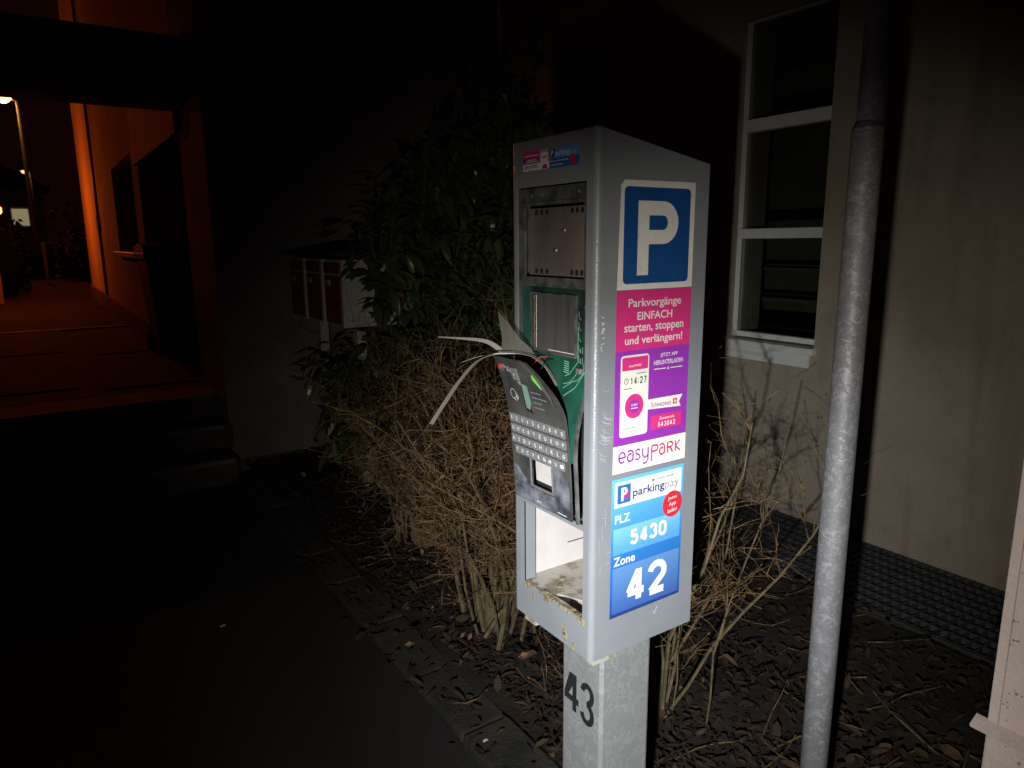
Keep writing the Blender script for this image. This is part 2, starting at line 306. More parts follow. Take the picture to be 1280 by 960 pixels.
# planting bed: uneven soil
nx, ny = 26, 60; V = []; F = []
for j in range(ny + 1):
    for i in range(nx + 1):
        x = 1.14 + (2.80 - 1.14) * i / nx; y = -1.0 + 6.25 * j / ny
        V.append((x, y, 0.012 + 0.02 * math.sin(x * 9 + y * 3) * math.sin(y * 5.3) + rnd.uniform(-.008, .008) + (0.02 if i > 2 else 0)))
for j in range(ny):
    for i in range(nx):
        a = j * (nx + 1) + i; F.append((a, a + 1, a + nx + 2, a + nx + 1))
obj('planting_bed', V, F, M['soil'], kind='structure', smooth=True)
kerb = thing('kerb', (1.08, 0, 0), None, None); kerb['kind'] = 'structure'
y = -0.9
while y < 5.0:
    ln = rnd.uniform(0.36, 0.5); dx = rnd.uniform(-.008, .008); h = 0.028 + rnd.uniform(-.008, .01)
    box('kerb_stone', (0.985 + dx, y, -0.05), (1.165 + dx, y + ln - 0.014, h), M['stone'], kerb, bev=0.012); y += ln
# steps up to the passage
steps = thing('steps', (0, 4.9, 0), None, None); steps['kind'] = 'structure'
for i, y0 in enumerate((4.91, 5.21, 5.50)):
    box('step', (-4, y0, -0.05 if i == 0 else 0.17 * i + .003), (1.06 if i else 1.02, y0 + 0.42, 0.17 * (i + 1)), M['concrete'], steps, bev=0.012)
for i, y0 in enumerate((4.91, 5.21, 5.50)):
    box('painted_lit_nosing', (-4, y0 - .006, 0.17 * (i + 1) - .03), (1.0, y0 + .045, 0.17 * (i + 1) + .004), M['painted_lit_nosing'], steps, bev=0.006)  # pale strips added to show light catching the step edges
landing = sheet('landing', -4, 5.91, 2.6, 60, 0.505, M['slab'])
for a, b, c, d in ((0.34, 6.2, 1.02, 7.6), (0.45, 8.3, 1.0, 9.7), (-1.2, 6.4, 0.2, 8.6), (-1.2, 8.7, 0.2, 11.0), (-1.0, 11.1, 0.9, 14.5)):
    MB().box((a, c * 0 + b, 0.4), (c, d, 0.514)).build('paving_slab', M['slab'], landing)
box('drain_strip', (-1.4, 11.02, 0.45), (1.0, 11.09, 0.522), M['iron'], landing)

# ------------------------------------------------------------------ main house on the right: facade with window
fac = thing('house', (3.6, 2.0, 0), 'cream plastered house wall with a white three-pane window above a light-well grating', 'house')
XW = 3.55
wy0, wy1, wz0, wz1 = 2.315, 2.915, 1.02, 2.83
m = MB()
m.box((XW, -6, -0.3), (XW + .3, wy0, 5)).box((XW, wy1, -0.3), (XW + .3, 3.79, 5)).box((XW, wy0, -0.3), (XW + .3, wy1, wz0 - .05)).box((XW, wy0, wz1), (XW + .3, wy1, 5))
m.build('wall', M['plaster'], fac)
# window: frame, two transoms, three panes
xf = XW + 0.05
win = MB().box((xf, wy0 + .001, wz0), (xf + .06, wy0 + .022, wz1)).box((xf, wy1 - .010, wz0), (xf + .06, wy1, wz1)).box((xf, wy0 + .022, wz0), (xf + .06, wy1 - .010, wz0 + .03)).box((xf, wy0 + .022, wz1 - .008), (xf + .06, wy1 - .010, wz1)).build('window_frame', M['white_paint'], fac)
for za, zb_ in ((1.61, 1.668), (2.222, 2.292)):
    box('transom', (xf - .012, wy0 + .022, za), (xf + .05, wy1 - .010, zb_), M['white_paint'], win, bev=0.004)
for za, zb_ in ((wz0 + .03, 1.61), (1.668, 2.222), (2.292, wz1 - .008)):
    box('pane', (xf + .03, wy0 + .022, za), (xf + .036, wy1 - .010, zb_), M['glass'], win)
MB().box((XW - .035, wy0 - .01, wz0 - .05), (XW + .12, wy1 + .02, wz0 - .012), .004).build('sill', M['white_paint'], fac)
MB().box((XW - .012, wy0 + .02, wz0 - .125), (XW + .0, wy1 + .0, wz0 - .052)).build('sill_apron', M['white_paint'], fac)
# room behind the glass
room = MB()
x0, x1, y0, y1 = XW + .3, XW + 1.9, 1.2, 4.6
room.quad((x1, y0, 0), (x1, y1, 0), (x1, y1, 3.2), (x1, y0, 3.2)).quad((x0, y0, 0), (x1, y0, 0), (x1, y0, 3.2), (x0, y0, 3.2)).quad((x0, y1, 0), (x1, y1, 0), (x1, y1, 3.2), (x0, y1, 3.2)).quad((x0, y0, 0.3), (x1, y0, 0.3), (x1, y1, 0.3), (x0, y1, 0.3)).quad((x0, y0, 3.0), (x1, y0, 3.0), (x1, y1, 3.0), (x0, y1, 3.0))
room.build('room', M['room'], fac)
for k in range(5):
    box('shelf', (XW + .95, 2.9, 0.72 + .22 * k), (XW + 1.25, 4.2, 0.745 + .22 * k), M['room'], fac)
box('worktop', (XW + .5, 1.4, 1.0), (XW + 1.0, 4.0, 1.04), M['wood_dark'], fac)
box('cupboard', (XW + .9, 1.9, 0.3), (XW + 1.3, 2.85, 1.75), M['room'], fac)
# projecting bay next to the cream wall, sodium red painted into its colour
bay = thing('house_bay', (3.5, 4.5, 0), 'rendered house wall, red sodium light painted into its colour, with a small dark window behind the laurel', 'house wall')
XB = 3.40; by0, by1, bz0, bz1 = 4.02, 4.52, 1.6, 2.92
MB().box((XB, 3.792, -.3), (XB + .5, by0, 5)).box((XB, by1, -.3), (XB + .5, 5.24, 5)).box((XB, by0, -.3), (XB + .5, by1, bz0)).box((XB, by0, bz1), (XB + .5, by1, 5)).build('wall', M['sodium_painted_wall'], bay)
b_ = MB().box((XB + .06, by0, bz0), (XB + .1, by0 + .03, bz1)).box((XB + .06, by1 - .03, bz0), (XB + .1, by1, bz1)).box((XB + .06, by0 + .03, bz1 - .03), (XB + .1, by1 - .03, bz1)).build('window_frame', M['wood_dark'], bay)
box('pane', (XB + .08, by0 + .03, bz0), (XB + .086, by1 - .03, bz1 - .03), M['black'], b_)
dp = thing('downpipe', (3.2, 5.1, 0), 'downpipe with orange lamp light painted into its colour in the house corner behind the laurel', 'pipe')
MB().tube([(3.27, 5.14, 0), (3.27, 5.14, 2.6), (3.27, 5.14, 4.9)], 0.04, 12).build('pipe', M['painted_sodium_orange'], dp, smooth=True)  # orange lamp light put into the pipe's base colour
for z in (1.2, 2.9): MB().box((3.21, 5.13, z), (3.33, 5.26, z + .03)).build('bracket', M['galv'], dp)

# light-well grating along the wall
gr = thing('light_well_grating', (3.2, 1.6, 0), 'dark metal light-well grating at the foot of the cream wall', 'grating')
MB().box((2.88, -.4, -.35), (3.548, 2.75, -.30)).build('well_bottom', M['black'], gr)
ng = 10
for i in range(ng):
    x = 2.90 + (3.53 - 2.90) * i / (ng - 1)
    box('bearing_bar', (x - .005, -.4, -.03), (x + .005, 2.75, .010), M['iron'], gr)
for j in range(78):
    y = -.38 + j * .04; box('cross_bar', (2.885, y - .004, -.025), (3.545, y + .004, .0085), M['iron'], gr)
MB().box((2.872, -.42, -.04), (2.882, 2.77, .014)).box((2.882, 2.755, -.04), (3.548, 2.77, .012)).build('grating_frame', M['iron'], gr)
box('well_kerb', (2.80, -1.0, -.2), (2.87, 5.2, .01), M['moss'], None, bev=.01, kind='structure')
sheet('house_strip', 2.82, 2.78, 3.56, 5.24, -0.005, M['moss'])

# ------------------------------------------------------------------ building over the passage on the left
pas = thing('passage_building', (1.5, 6, 0), 'tall dark plastered building with a beam bridging the passage above the steps', 'building')
box('pier_wall', (1.045, 5.25, -0.2), (3.38, 6.15, 7), M['plaster_grey'], pas)
box('plinth', (1.03, 5.235, -0.2), (3.37, 5.30, 0.06), M['concrete'], pas)
box('beam', (-3.0, 5.80, 2.585), (1.042, 6.12, 2.985), M['plaster_grey'], pas, bev=.01)
box('beam_cap', (-3.0, 5.77, 2.99), (1.042, 6.15, 3.04), M['concrete'], pas)
box('side_pier', (-3.3, 5.80, 0), (-3.0, 6.12, 6), M['plaster_grey'], pas)
hs = thing('alley_house', (1.5, 12, 0.5), 'pale house wall lit orange by the street lamp, with a deep window and sill', 'house')
m = MB(); a0, a1, c0, c1 = 9.25, 11.5, 1.52, 2.62
m.box((1.05, 8.75, .3), (1.9, a0, 7)).box((1.05, a1, .3), (1.9, 18.3, 7)).box((1.05, a0, .3), (1.9, a1, c0)).box((1.05, a0, c1), (1.9, a1, 7)).box((1.05, 6.16, 2.52), (1.9, 8.748, 7))
m.build('wall', M['plaster_house'], hs)
box('balcony_board', (1.02, 6.17, 2.44), (1.048, 8.9, 3.0), M['wood_dark'], hs)
box('yard_wall', (1.64, 6.16, .3), (1.80, 8.748, 2.5), M['plaster_house'], hs)
wf = MB().box((1.3, a0, c0), (1.36, a0 + .08, c1)).box((1.3, a1 - .08, c0), (1.36, a1, c1)).box((1.3, a0 + .08, c1 - .08), (1.36, a1 - .08, c1)).box((1.3, 10.3, c0), (1.36, 10.4, c1 - .08)).build('window_frame', M['white_paint'], hs)
box('pane', (1.33, a0 + .08, c0), (1.34, 10.3, c1 - .08), M['black'], wf); box('pane', (1.33, 10.4, c0), (1.34, a1 - .08, c1 - .08), M['black'], wf)
box('sill', (0.97, a0 - .05, c0 - .07), (1.3, a1 + .05, c0), M['white_paint'], hs, bev=.01)
MB().tube([(1.035, 14.3, .51), (1.035, 14.3, 7)], .028, 10).build('downpipe', M['lamp_metal'], hs, smooth=True)
box('junction_box', (1.0, 14.2, 1.85), (1.05, 14.4, 2.1), M['black'], hs)
box('base_strip', (1.0, 8.75, .3), (1.06, 18.35, .75), M['concrete'], hs)

# wheelie bin in the niche
bn = thing('wheelie_bin', (1.25, 8.15, .505), 'large dark wheelie bin standing by the orange-lit house wall', 'bin')
m = MB(); k = 0
lo = [(.98, 7.85), (1.50, 7.85), (1.50, 8.40), (.98, 8.40)]; hi = [(.92, 7.78), (1.54, 7.78), (1.54, 8.52), (.92, 8.52)]
m.v = [(x, y, .56) for x, y in lo] + [(x, y, 1.52) for x, y in hi]
m.f = [(3, 2, 1, 0), (4, 5, 6, 7)] + [(i, (i + 1) % 4, 4 + (i + 1) % 4, 4 + i) for i in range(4)]
m.build('body', M['binplastic'], bn)
m = MB(); m.prism([(7.74, 1.525), (8.56, 1.525), (8.5, 1.58), (8.1, 1.62), (7.8, 1.59)], .90, 1.56, lambda a, b, h: (h, a, b)).build('lid', M['binplastic'], bn)
MB().tube([(.98, 8.6, 1.5), (1.48, 8.6, 1.5)], .016, 8).build('handle', M['binplastic'], bn)
MB().box((.90, 7.75, 1.46), (1.56, 8.54, 1.53), .01).build('rim', M['binplastic'], bn)
for x in (.93, 1.50): MB().tube([(x, 8.42, .605), (x + .055, 8.42, .605)], .1, 18).build('wheel', M['black'], bn)

# street lamp, far lamp, far things at the end of the passage
def street_lamp(x, y, zg, h, armx, lab, lens, power, cat='street lamp'):
    t = thing('street_lamp', (x, y, zg), lab, cat)
    MB().tube([(x, y, zg), (x, y, zg + h * .3), (x, y, zg + h)], [.09, .075, .05], 12).build('post', M['lamp_metal'], t, smooth=True)
    MB().tube([(x, y, zg + h - .03), (x + armx * .5, y, zg + h + .04)], .03, 8).build('arm', M['lamp_metal'], t)
    xs = sorted((x + armx * .3, x + armx * 2.2)); zc = zg + h + .05
    MB().box((xs[0], y - .13, zc), (xs[1], y + .13, zc + .09), .03).build('lamp_head', M['lamp_metal'], t)
    MB().prism([(xs[0] + .05 + (xs[1] - xs[0] - .1) * i / 10, zc - .15 * math.sin(math.pi * i / 10)) for i in range(11)], y - .11, y + .11, lambda a, b, hh: (a, hh, b)).build('lens', lens, t)
    if power:
        ld = bpy.data.lights.new('sodium_lamp', 'SPOT'); lo_ = bpy.data.objects.new('sodium_lamp', ld); col.objects.link(lo_)
        lo_.location = ((xs[0] + xs[1]) / 2, y - .05, zc - .2); ld.energy = power; ld.color = (1.0, 0.115, 0.008); ld.spot_size = R(125); ld.spot_blend = .8; ld.shadow_soft_size = .12
        aim(lo_, (0.9, 17.5, 0.5))
    return t
street_lamp(.20, 30, .505, 5.85, -.30, 'tall street lamp glowing orange at the end of the passage', M['glowlens'], 620)
street_lamp(.46, 46, .505, 4.9, -.22, 'smaller distant street lamp behind the tall glowing one', M['glowsmall'], 0)
fh = thing('distant_house', (-1.5, 52, .5), 'dim distant house with one lit window beyond the street lamp', 'house')
box('wall', (-9, 52, .4), (1.0, 58, 5.0), M['farhouse'], fh)
MB().prism([(-9.4, 5.0), (1.4, 5.0), (-4, 8.0)], 51.6, 58.4, lambda a, b, h: (a, h, b)).build('roof', M['wood_dark'], fh)
for i, x in enumerate((-.75, -2.6, -4.5)):
    wq = box('window', (x, 51.93, 2.7), (x + 1.0, 51.99, 3.9), M['white_paint'], fh); box('pane', (x + .1, 51.90, 2.8), (x + .9, 51.925, 3.75), M['litpane'] if i == 0 else M['black'], wq)
hd = thing('garden_hedge', (-1.4, 25, .5), 'dark clipped hedge beside the passage below the lamp', 'hedge')
def leafmesh(center_fn, n, size, rnd, aspect=.45):
    V = []; F = []
    for _ in range(n):
        p, nrm = center_fn(); t = Vector((rnd.gauss(0, 1), rnd.gauss(0, 1), rnd.gauss(0, 1))).normalized(); b = t.orthogonal().normalized()
        b.rotate(Matrix.Rotation(rnd.uniform(0, 6.28), 3, t)); s = size * rnd.uniform(.6, 1.3); k = len(V)
        V += [tuple(p - t * s * .5), tuple(p + b * s * aspect * .5), tuple(p + t * s * .5), tuple(p - b * s * aspect * .5)]; F.append((k, k + 1, k + 2, k + 3))
    return V, F
rnd = random.Random(11)
V, F = leafmesh(lambda: (Vector((rnd.uniform(-2.8, -.1), rnd.uniform(21, 29), .5 + rnd.uniform(0, 1.75))), None), 5000, .16, rnd)
o = obj('foliage', V, F, M['hedge'], hd); o['kind'] = 'stuff'
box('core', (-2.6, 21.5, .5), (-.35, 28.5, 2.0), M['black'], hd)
bk = thing('garden_shrub', (.9, 27, .5), 'low dark shrub at the far right side of the passage', 'shrub')
V, F = leafmesh(lambda: (Vector((rnd.gauss(1.35, .3), rnd.gauss(27, .6), .6 + abs(rnd.gauss(0, .8)))), None), 1500, .18, rnd)
o = obj('foliage', V, F, M['hedge'], bk); o['kind'] = 'stuff'; MB().tube([(1.3, 27, .4), (1.3, 27, 1.2)], .05).build('stem', M['bark'], bk)
ps = thing('marker_post', (.33, 25, .5), 'slim pale post catching orange lamp light beyond the hedge', 'post')
MB().tube([(.33, 25, .5), (.33, 25, 1.72)], .05, 10).build('post', M['white_paint'], ps, smooth=True); MB().tube([(.33, 25, 1.72), (.33, 25, 1.78)], .06, 10).build('cap', M['black'], ps)
gp = thing('gate_post', (-.62, 17, .5), 'gate post carrying a lit orange lantern at the side of the passage', 'post')
box('shaft', (-.80, 16.9, .45), (-.54, 17.15, 2.0), M['plaster_house'], gp, bev=.01); box('cap', (-.84, 16.86, 2.002), (-.50, 17.19, 2.07), M['concrete'], gp, bev=.01)
MB().tube([(-.67, 17.02, 2.07), (-.67, 17.02, 2.22), (-.52, 17.02, 2.34), (-.42, 17.02, 2.34)], .015, 8).build('lantern_arm', M['lamp_metal'], gp)
MB().tube([(-.42, 17.02, 2.20), (-.42, 17.02, 2.24), (-.42, 17.02, 2.32), (-.42, 17.02, 2.36)], [.03, .06, .06, .02], 12).build('lantern_glass', M['glowsmall'], gp, smooth=True)
ld = bpy.data.lights.new('lantern_light', 'POINT'); lo_ = bpy.data.objects.new('lantern_light', ld); col.objects.link(lo_)
lo_.location = (-.42, 16.6, 2.45); ld.energy = 75; ld.color = (1.0, 0.135, 0.011); ld.shadow_soft_size = .08
# bare tree behind the lamp
def branch(mb, p, d, ln, r, depth, rnd, n=4, spread=.6, up=.1):
    pts = [p]; rr = [r]; q = p.copy(); dd = d.copy()
    for i in range(3):
        dd = (dd + Vector((rnd.gauss(0, .14), rnd.gauss(0, .14), rnd.gauss(0, .1) + up * .4))).normalized(); q = q + dd * ln / 3; pts.append(q.copy()); rr.append(r * (1 - .22 * (i + 1)))
    mb.tube(pts, rr, n, cap=False)
    if depth > 0:
        for _ in range(rnd.choice((2, 3, 3))):
            k = rnd.choice((1, 2, 3)); nd = (dd + Vector((rnd.gauss(0, spread), rnd.gauss(0, spread), rnd.gauss(0, spread) + up))).normalized()
            branch(mb, pts[k], nd, ln * rnd.uniform(.6, .85), rr[k] * .7, depth - 1, rnd, n, spread, up)
rnd = random.Random(3)
tr = thing('bare_tree', (-.6, 36, .5), 'bare branching tree standing behind the lamp post', 'tree')
m = MB(); branch(m, Vector((-.6, 36, 2.4)), Vector((0, 0, 1)), 1.6, .13, 5, rnd, 4, .55, .08); o = m.build('crown', M['bark'], tr)
MB().tube([(-.6, 36, .4), (-.6, 36, 2.45)], [.2, .13], 8).build('trunk', M['bark'], tr)

# ------------------------------------------------------------------ parking meter
BX, BY, W_, D_ = .842, .990, .2684, .292
ZB, ZF, ZK = .7675, 1.7975, 1.7462
pm = thing('parking_meter', (.978, 1.10, 0), 'vandalised grey parking meter with torn-out keypad and blue P sticker on a steel post', 'parking meter')
def side(u, v, l): return (u, BY - l, v)          # sticker face: u = x, v = z
def front(u, v, l): return (BX - l, BY + W_ - u, v)   # front face: u from the far edge towards the near corner
def ztop(x): return ZF + (ZK - ZF) * (x - BX) / D_
# outer sheet with a rounded near corner; openings left free in the front
rc = .011
prof = [(BX, BY + rc)] + [(BX + rc - rc * math.cos(R(a)), BY + rc - rc * math.sin(R(a))) for a in (15, 30, 45, 60, 75)] + [(BX + rc, BY), (BX + D_ - .004, BY), (BX + D_, BY + .004), (BX + D_, BY + W_ - .004), (BX + D_ - .004, BY + W_), (BX + .005, BY + W_), (BX + .0012, BY + W_ - .002), (BX, BY + W_ - .006)]
V = [(x, y, ZB) for x, y in prof] + [(x, y, ztop(x)) for x, y in prof]; n = len(prof)
F = [(i, i + 1, n + i + 1, n + i) for i in range(n - 1)]
hb = obj('housing', V, F, M['housing'], pm)
for p in hb.data.polygons:
    if p.index < 6: p.use_smooth = True
# roof and floor sheets
ins = .0022
rf = MB(); pr = [(x, y) for x, y in prof]; rf.v = [(x, y, ztop(x) - .0002) for x, y in pr]; rf.f = [tuple(range(n))]; rf.build('roof', M['housing'], pm)
fl = MB(); fl.v = [(x, y, ZB + .0015) for x, y in pr]; fl.f = [tuple(reversed(range(n)))]; fl.build('bottom_plate', M['housing'], pm)
# front frame (flat part of the front between the corner rounds), a ring of boxes 3 mm thick
ya, yb = BY + rc, BY + W_ - .006
oy0, oy1 = BY + .029, BY + .252      # upper opening
cy0, cy1 = BY + .027, BY + .231      # lower compartment
zo0, zo1, zc0, zc1 = 1.052, 1.707, .852, 1.040
fm = MB()
def fbox(y0, y1, z0, z1): fm.box((BX + .0001, y0, z0), (BX + .0035, y1, z1))
fbox(ya, yb, zo1, ZF - .0015); fbox(ya, cy0, zc1, zo1) if False else None
fbox(ya, oy0, zc1, zo1); fbox(oy1, yb, zc1, zo1); fbox(oy0, oy1, zc1, zo0); fbox(ya, cy0, zc0, zc1); fbox(cy1, yb, zc0, zc1); fbox(ya, yb, ZB + .0015, zc0)
fm.build('front_frame', M['housing'], pm)
# thin pale edge round the compartment
eg = MB(); eg.box((BX - .002, cy1, zc0), (BX + .03, cy1 + .003, zc1)).box((BX - .0005, cy1 + .012, zc0 - .01), (BX + .0, cy1 + .014, zc1)); eg.build('door_rebate', M['housing'], pm)
# lower compartment: back, sides, floor with cut-out and coin tray
XI = BX + .235
cb = MB(); cb.quad((XI, cy0 - .02, zc0 - .02), (XI, cy1 + .02, zc0 - .02), (XI, cy1 + .02, zo0), (XI, cy0 - .02, zo0))
cb.quad((BX + .003, cy1 + .018, zc0 - .02), (XI, cy1 + .018, zc0 - .02), (XI, cy1 + .018, zo0), (BX + .003, cy1 + .018, zo0))
cb.quad((BX + .003, cy0 - .014, zc0 - .02), (XI, cy0 - .014, zc0 - .02), (XI, cy0 - .014, zo0), (BX + .003, cy0 - .014, zo0))
cb.quad((BX + .003, cy0 - .014, zo0 - .004), (XI, cy0 - .014, zo0 - .004), (XI, cy1 + .018, zo0 - .004), (BX + .003, cy1 + .018, zo0 - .004))
cb.build('compartment_lining', M['inner'], pm)
zf = zc0 - .002
tr_ = MB()     # floor sheet with an angular hole towards the near corner
hx0, hx1, hy0, hy1 = BX + .016, BX + .062, BY + .030, BY + .140
tr_.box((BX + .004, cy0 - .013, zf - .004), (hx0, cy1 + .017, zf)).box((hx1, cy0 - .013, zf - .004), (XI, cy1 + .017, zf)).box((hx0, hy1, zf - .004), (hx1, cy1 + .017, zf)).box((hx0, cy0 - .013, zf - .004), (hx1, hy0, zf))
tr_.build('compartment_floor', M['inner_dirty'], pm)
MB().box((hx0, hy0, zf - .06), (hx1, hy1, zf - .055)).build('shaft_bottom', M['black'], pm)
MB().quad((hx1 - .001, hy0, zf - .055), (hx1 - .001, hy1, zf - .055), (hx1 - .001, hy1, zf - .002), (hx1 - .001, hy0, zf - .002)).build('shaft_wall', M['inner_dirty'], pm)
MB().quad((hx0, hy1 - .001, zf - .055), (hx1, hy1 - .001, zf - .055), (hx1, hy1 - .001, zf - .002), (hx0, hy1 - .001, zf - .002)).build('shaft_wall', M['inner_dirty'], pm)
MB().prism([(hx1, hy1), (hx1, hy1 - .075), (hx0 + .012, hy1)], zf - .003, zf - .0005, lambda a, b, h: (a, b, h)).build('floor_flap', M['inner_dirty'], pm)
box('lock_block', (BX + .13, cy0 - .012, zf), (XI - .005, cy0 + .075, zf + .03), M['inner'], pm, bev=.003)
for (a, b, r, mm) in ((.115, .135, .010, 'steel'), (.100, .105, .0105, 'steel'), (.13, .165, .006, 'glue'), (.075, .190, .007, 'glue'), (.05, .165, .006, 'glue'), (.125, .085, .008, 'steel')):
    MB().tube([(BX + a, BY + b, zf), (BX + a, BY + b, zf + .003)], r, 16).build('bolt_head', M[mm], pm)
box('inner_crease', (XI - .1, cy1 + .0165, zc0 + .05), (XI - .02, cy1 + .0178, zc0 + .053), M['steel'], pm)
rnd = random.Random(8)
m = MB()
for k in range(26):
    yy = rnd.uniform(cy0, cy1); zz = zc0 + rnd.gauss(-.003, .004); s = rnd.uniform(.003, .010)
    m.box((BX - .0004 - .0006 * rnd.random(), yy - s, zz - rnd.uniform(.001, .006)), (BX + .012 * rnd.random() + .002, yy + s, max(zz, zc0) + rnd.uniform(.0002, .0012)))
for yy, zz, hh in ((BY + .088, .812, .022), (BY + .083, .795, .018), (BY + .055, .784, .01), (BY + .20, .835, .012)):
    m.box((BX - .0008, yy - .006, zz - hh), (BX + .001, yy + .004, zz)); m.box((BX - .001, yy - .002, zz - hh * 1.5), (BX + .001, yy + .0015, zz - hh))
o = m.build('glue_residue', M['glue'], pm); o['kind'] = 'stuff'
# upper bay: bezel with two windows, steel plate, circuit board, lcd
XR = BX + .008
up0, up1 = BY + .029, BY + .2525
rv = MB()   # reveal and back of the upper opening
rv.quad((XR + .04, up0 - .015, zo0), (XR + .04, up1 + .01, zo0), (XR + .04, up1 + .01, zo1 + .01), (XR + .04, up0 - .015, zo1 + .01)).build('bay_back', M['black'], pm)
MB().quad((BX + .0036, up0 - .0005, zo0), (XR + .04, up0 - .0005, zo0), (XR + .04, up0 - .0005, zo1), (BX + .0036, up0 - .0005, zo1)).build('bay_side', M['inner'], pm)
MB().quad((BX + .0036, up1 + .0005, zo0), (XR + .04, up1 + .0005, zo0), (XR + .04, up1 + .0005, zo1), (BX + .0036, up1 + .0005, zo1)).build('bay_side', M['bezel'], pm)
d0, d1, dz0, dz1 = BY + .040, BY + .235, 1.530, 1.672      # display aperture
bz = MB()
zb0 = 1.512
bz.box((XR, up0 + .002, dz1), (XR + .004, up1 - .002, zo1 - .002)).box((XR, up0 + .002, zb0), (XR + .004, d0, dz1)).box((XR, d1, zb0), (XR + .004, up1 - .002, dz1)).box((XR, d0, zb0), (XR + .004, d1, dz0))
bz.build('display_bezel', M['bezel'], pm)
ri = MB()   # raised inner rim of the aperture
t = .006
ri.box((XR - .0025, d0 - t, dz1 - .001), (XR + .001, d1 + t, dz1 + t)).box((XR - .0025, d0 - t, dz0 - t), (XR + .001, d1 + t, dz0 + .001)).box((XR - .0025, d0 - t, dz0 + .001), (XR + .001, d0 + .001, dz1 - .001)).box((XR - .0025, d1 - .001, dz0 + .001), (XR + .001, d1 + t, dz1 - .001))
ri.build('display_rim', M['bezel'], pm)
pl = MB().box((XR + .009, d0 + .006, dz0 + .004), (XR + .011, d1 - .003, dz1 - .006)).build('display_plate', M['plate'], pm)
for zz in (dz1 - .014, dz0 + .012):
    for yy in (.016, .031, .046, .126, .144, .162):
        P = rrect(BY + .040 + yy + .005 - .0045, zz - .0055, BY + .040 + yy + .005 + .0045, zz + .0055, .0044, 5)
        MB().prism(P, -(XR + .0089), -(XR + .0084), lambda a, b, h: (-h, a, b)).build('slot_hole', M['black'], pl)
for yy, zz in ((BY + .118, 1.622), (BY + .145, 1.584)):
    o = MB().tube([(XR + .0092, yy, zz), (XR + .0070, yy, zz)], .0048, 14).build('screw', M['steel'], pl)
    MB().box((XR + .0068, yy - .004, zz - .0005), (XR + .0071, yy + .004, zz + .0005)).build('screw', M['black'], pl)
for yy, zz, s in ((BY + .21, 1.690, .003), (BY + .175, 1.691, .0035), (BY + .06, 1.691, .003)):
    MB().tube([(XR + .001, yy, zz), (XR - .0012, yy, zz)], s, 10).build('bezel_screw', M['key'], pm)
# circuit board: flat above, bowed out below
PXZ = [(1.03, .8315), (1.05, .829), (1.15, .823), (1.21, .818), (1.26, .811), (1.31, .799), (1.35, .784), (1.39, .765), (1.48, .722)]
def panx(z):
    for (z0, x0), (z1, x1) in zip(PXZ, PXZ[1:]):
        if z <= z1 or z1 == PXZ[-1][0]: return x0 + (x1 - x0) * (z - z0) / (z1 - z0)
def bowx(z):
    if z > 1.37: return XR + .0035
    t = min(1, (1.37 - z) / .20); t = t * t * (3 - 2 * t)
    return (XR + .0035) * (1 - t) + (panx(min(z, 1.25)) + .0045) * t
def sheetgrid(y0, y1, z0, z1, off, ny, nz, th=.0016, y0fn=None, y1fn=None, xf=bowx):
    V = []; F = []
    for s in (0, 1):
        for j in range(nz + 1):
            z = z0 + (z1 - z0) * j / nz; a = y0fn(z) if y0fn else y0; b = y1fn(z) if y1fn else y1
            for i in range(ny + 1): V.append((xf(z) + off + s * th, a + (b - a) * i / ny, z))
    N = (ny + 1) * (nz + 1)
    for j in range(nz):
        for i in range(ny):
            a = j * (ny + 1) + i; F.append((a, a + ny + 1, a + ny + 2, a + 1)); F.append((N + a, N + a + 1, N + a + ny + 2, N + a + ny + 1))
    for j in range(nz):
        for i in (0, ny):
            a = j * (ny + 1) + i; F.append((a, a + ny + 1, N + a + ny + 1, N + a))
    for i in range(ny):
        for j in (0, nz):
            a = j * (ny + 1) + i; F.append((a, a + 1, N + a + 1, N + a))
    return V, F
V, F = sheetgrid(BY + .034, BY + .249, 1.178, 1.5115, 0, 6, 24)
pcb = obj('circuit_board', V, F, M['pcb'], pm)
V, F = sheetgrid(BY + .034, BY + .216, 1.497, 1.5110, -.0006, 4, 2, .0005)
obj('smoked_patch', V, F, M['pcb_dark'], pcb)
V, F = sheetgrid(BY + .0345, BY + .066, 1.375, 1.497, -.0006, 2, 8, .0005, y1fn=lambda z: BY + .0645)
obj('smoked_patch', V, F, M['pcb_dark'], pcb)
V, F = sheetgrid(BY + .0285, BY + .034, 1.056, 1.5115, -.004, 1, 24, .006)
obj('board_edge', V, F, M['bezel'], pcb)
lc0, lc1, lz0, lz1 = BY + .068, BY + .212, 1.382, 1.497
lcd = MB().box((XR - .0012, lc0, lz0), (XR + .0032, lc1, lz1)).build('lcd_backing', M['lcd'], pm)
fr = MB(); t = .003
fr.box((XR - .0022, lc0 - t, lz1), (XR + .003, lc1 + t, lz1 + t)).box((XR - .0022, lc0 - t, lz0 - t), (XR + .003, lc1 + t, lz0)).box((XR - .0022, lc0 - t, lz0), (XR + .003, lc0, lz1)).box((XR - .0022, lc1, lz0), (XR + .003, lc1 + t, lz1))
fr.build('lcd_frame', M['bezel'], lcd)
MB().box((XR - .0016, lc1 - .018, lz0 + .004), (XR - .0012, lc1 - .013, lz1 - .002)).build('lcd_edge_strip', M['steel'], lcd)
MB().box((XR - .0016, lc1 - .012, lz0 + .004), (XR - .0012, lc1 - .0105, lz1 - .004)).build('lcd_edge_strip', M['glue'], lcd)
MB().box((XR - .0017, lc0 + .002, lz0 + .004), (XR - .0012, lc1 - .06, lz0 + .0055)).build('lcd_edge_strip', M['scratch'], lcd)
def pc(u, v, l): return (bowx(v) - l, u, v)
m = MB(); Y = BY
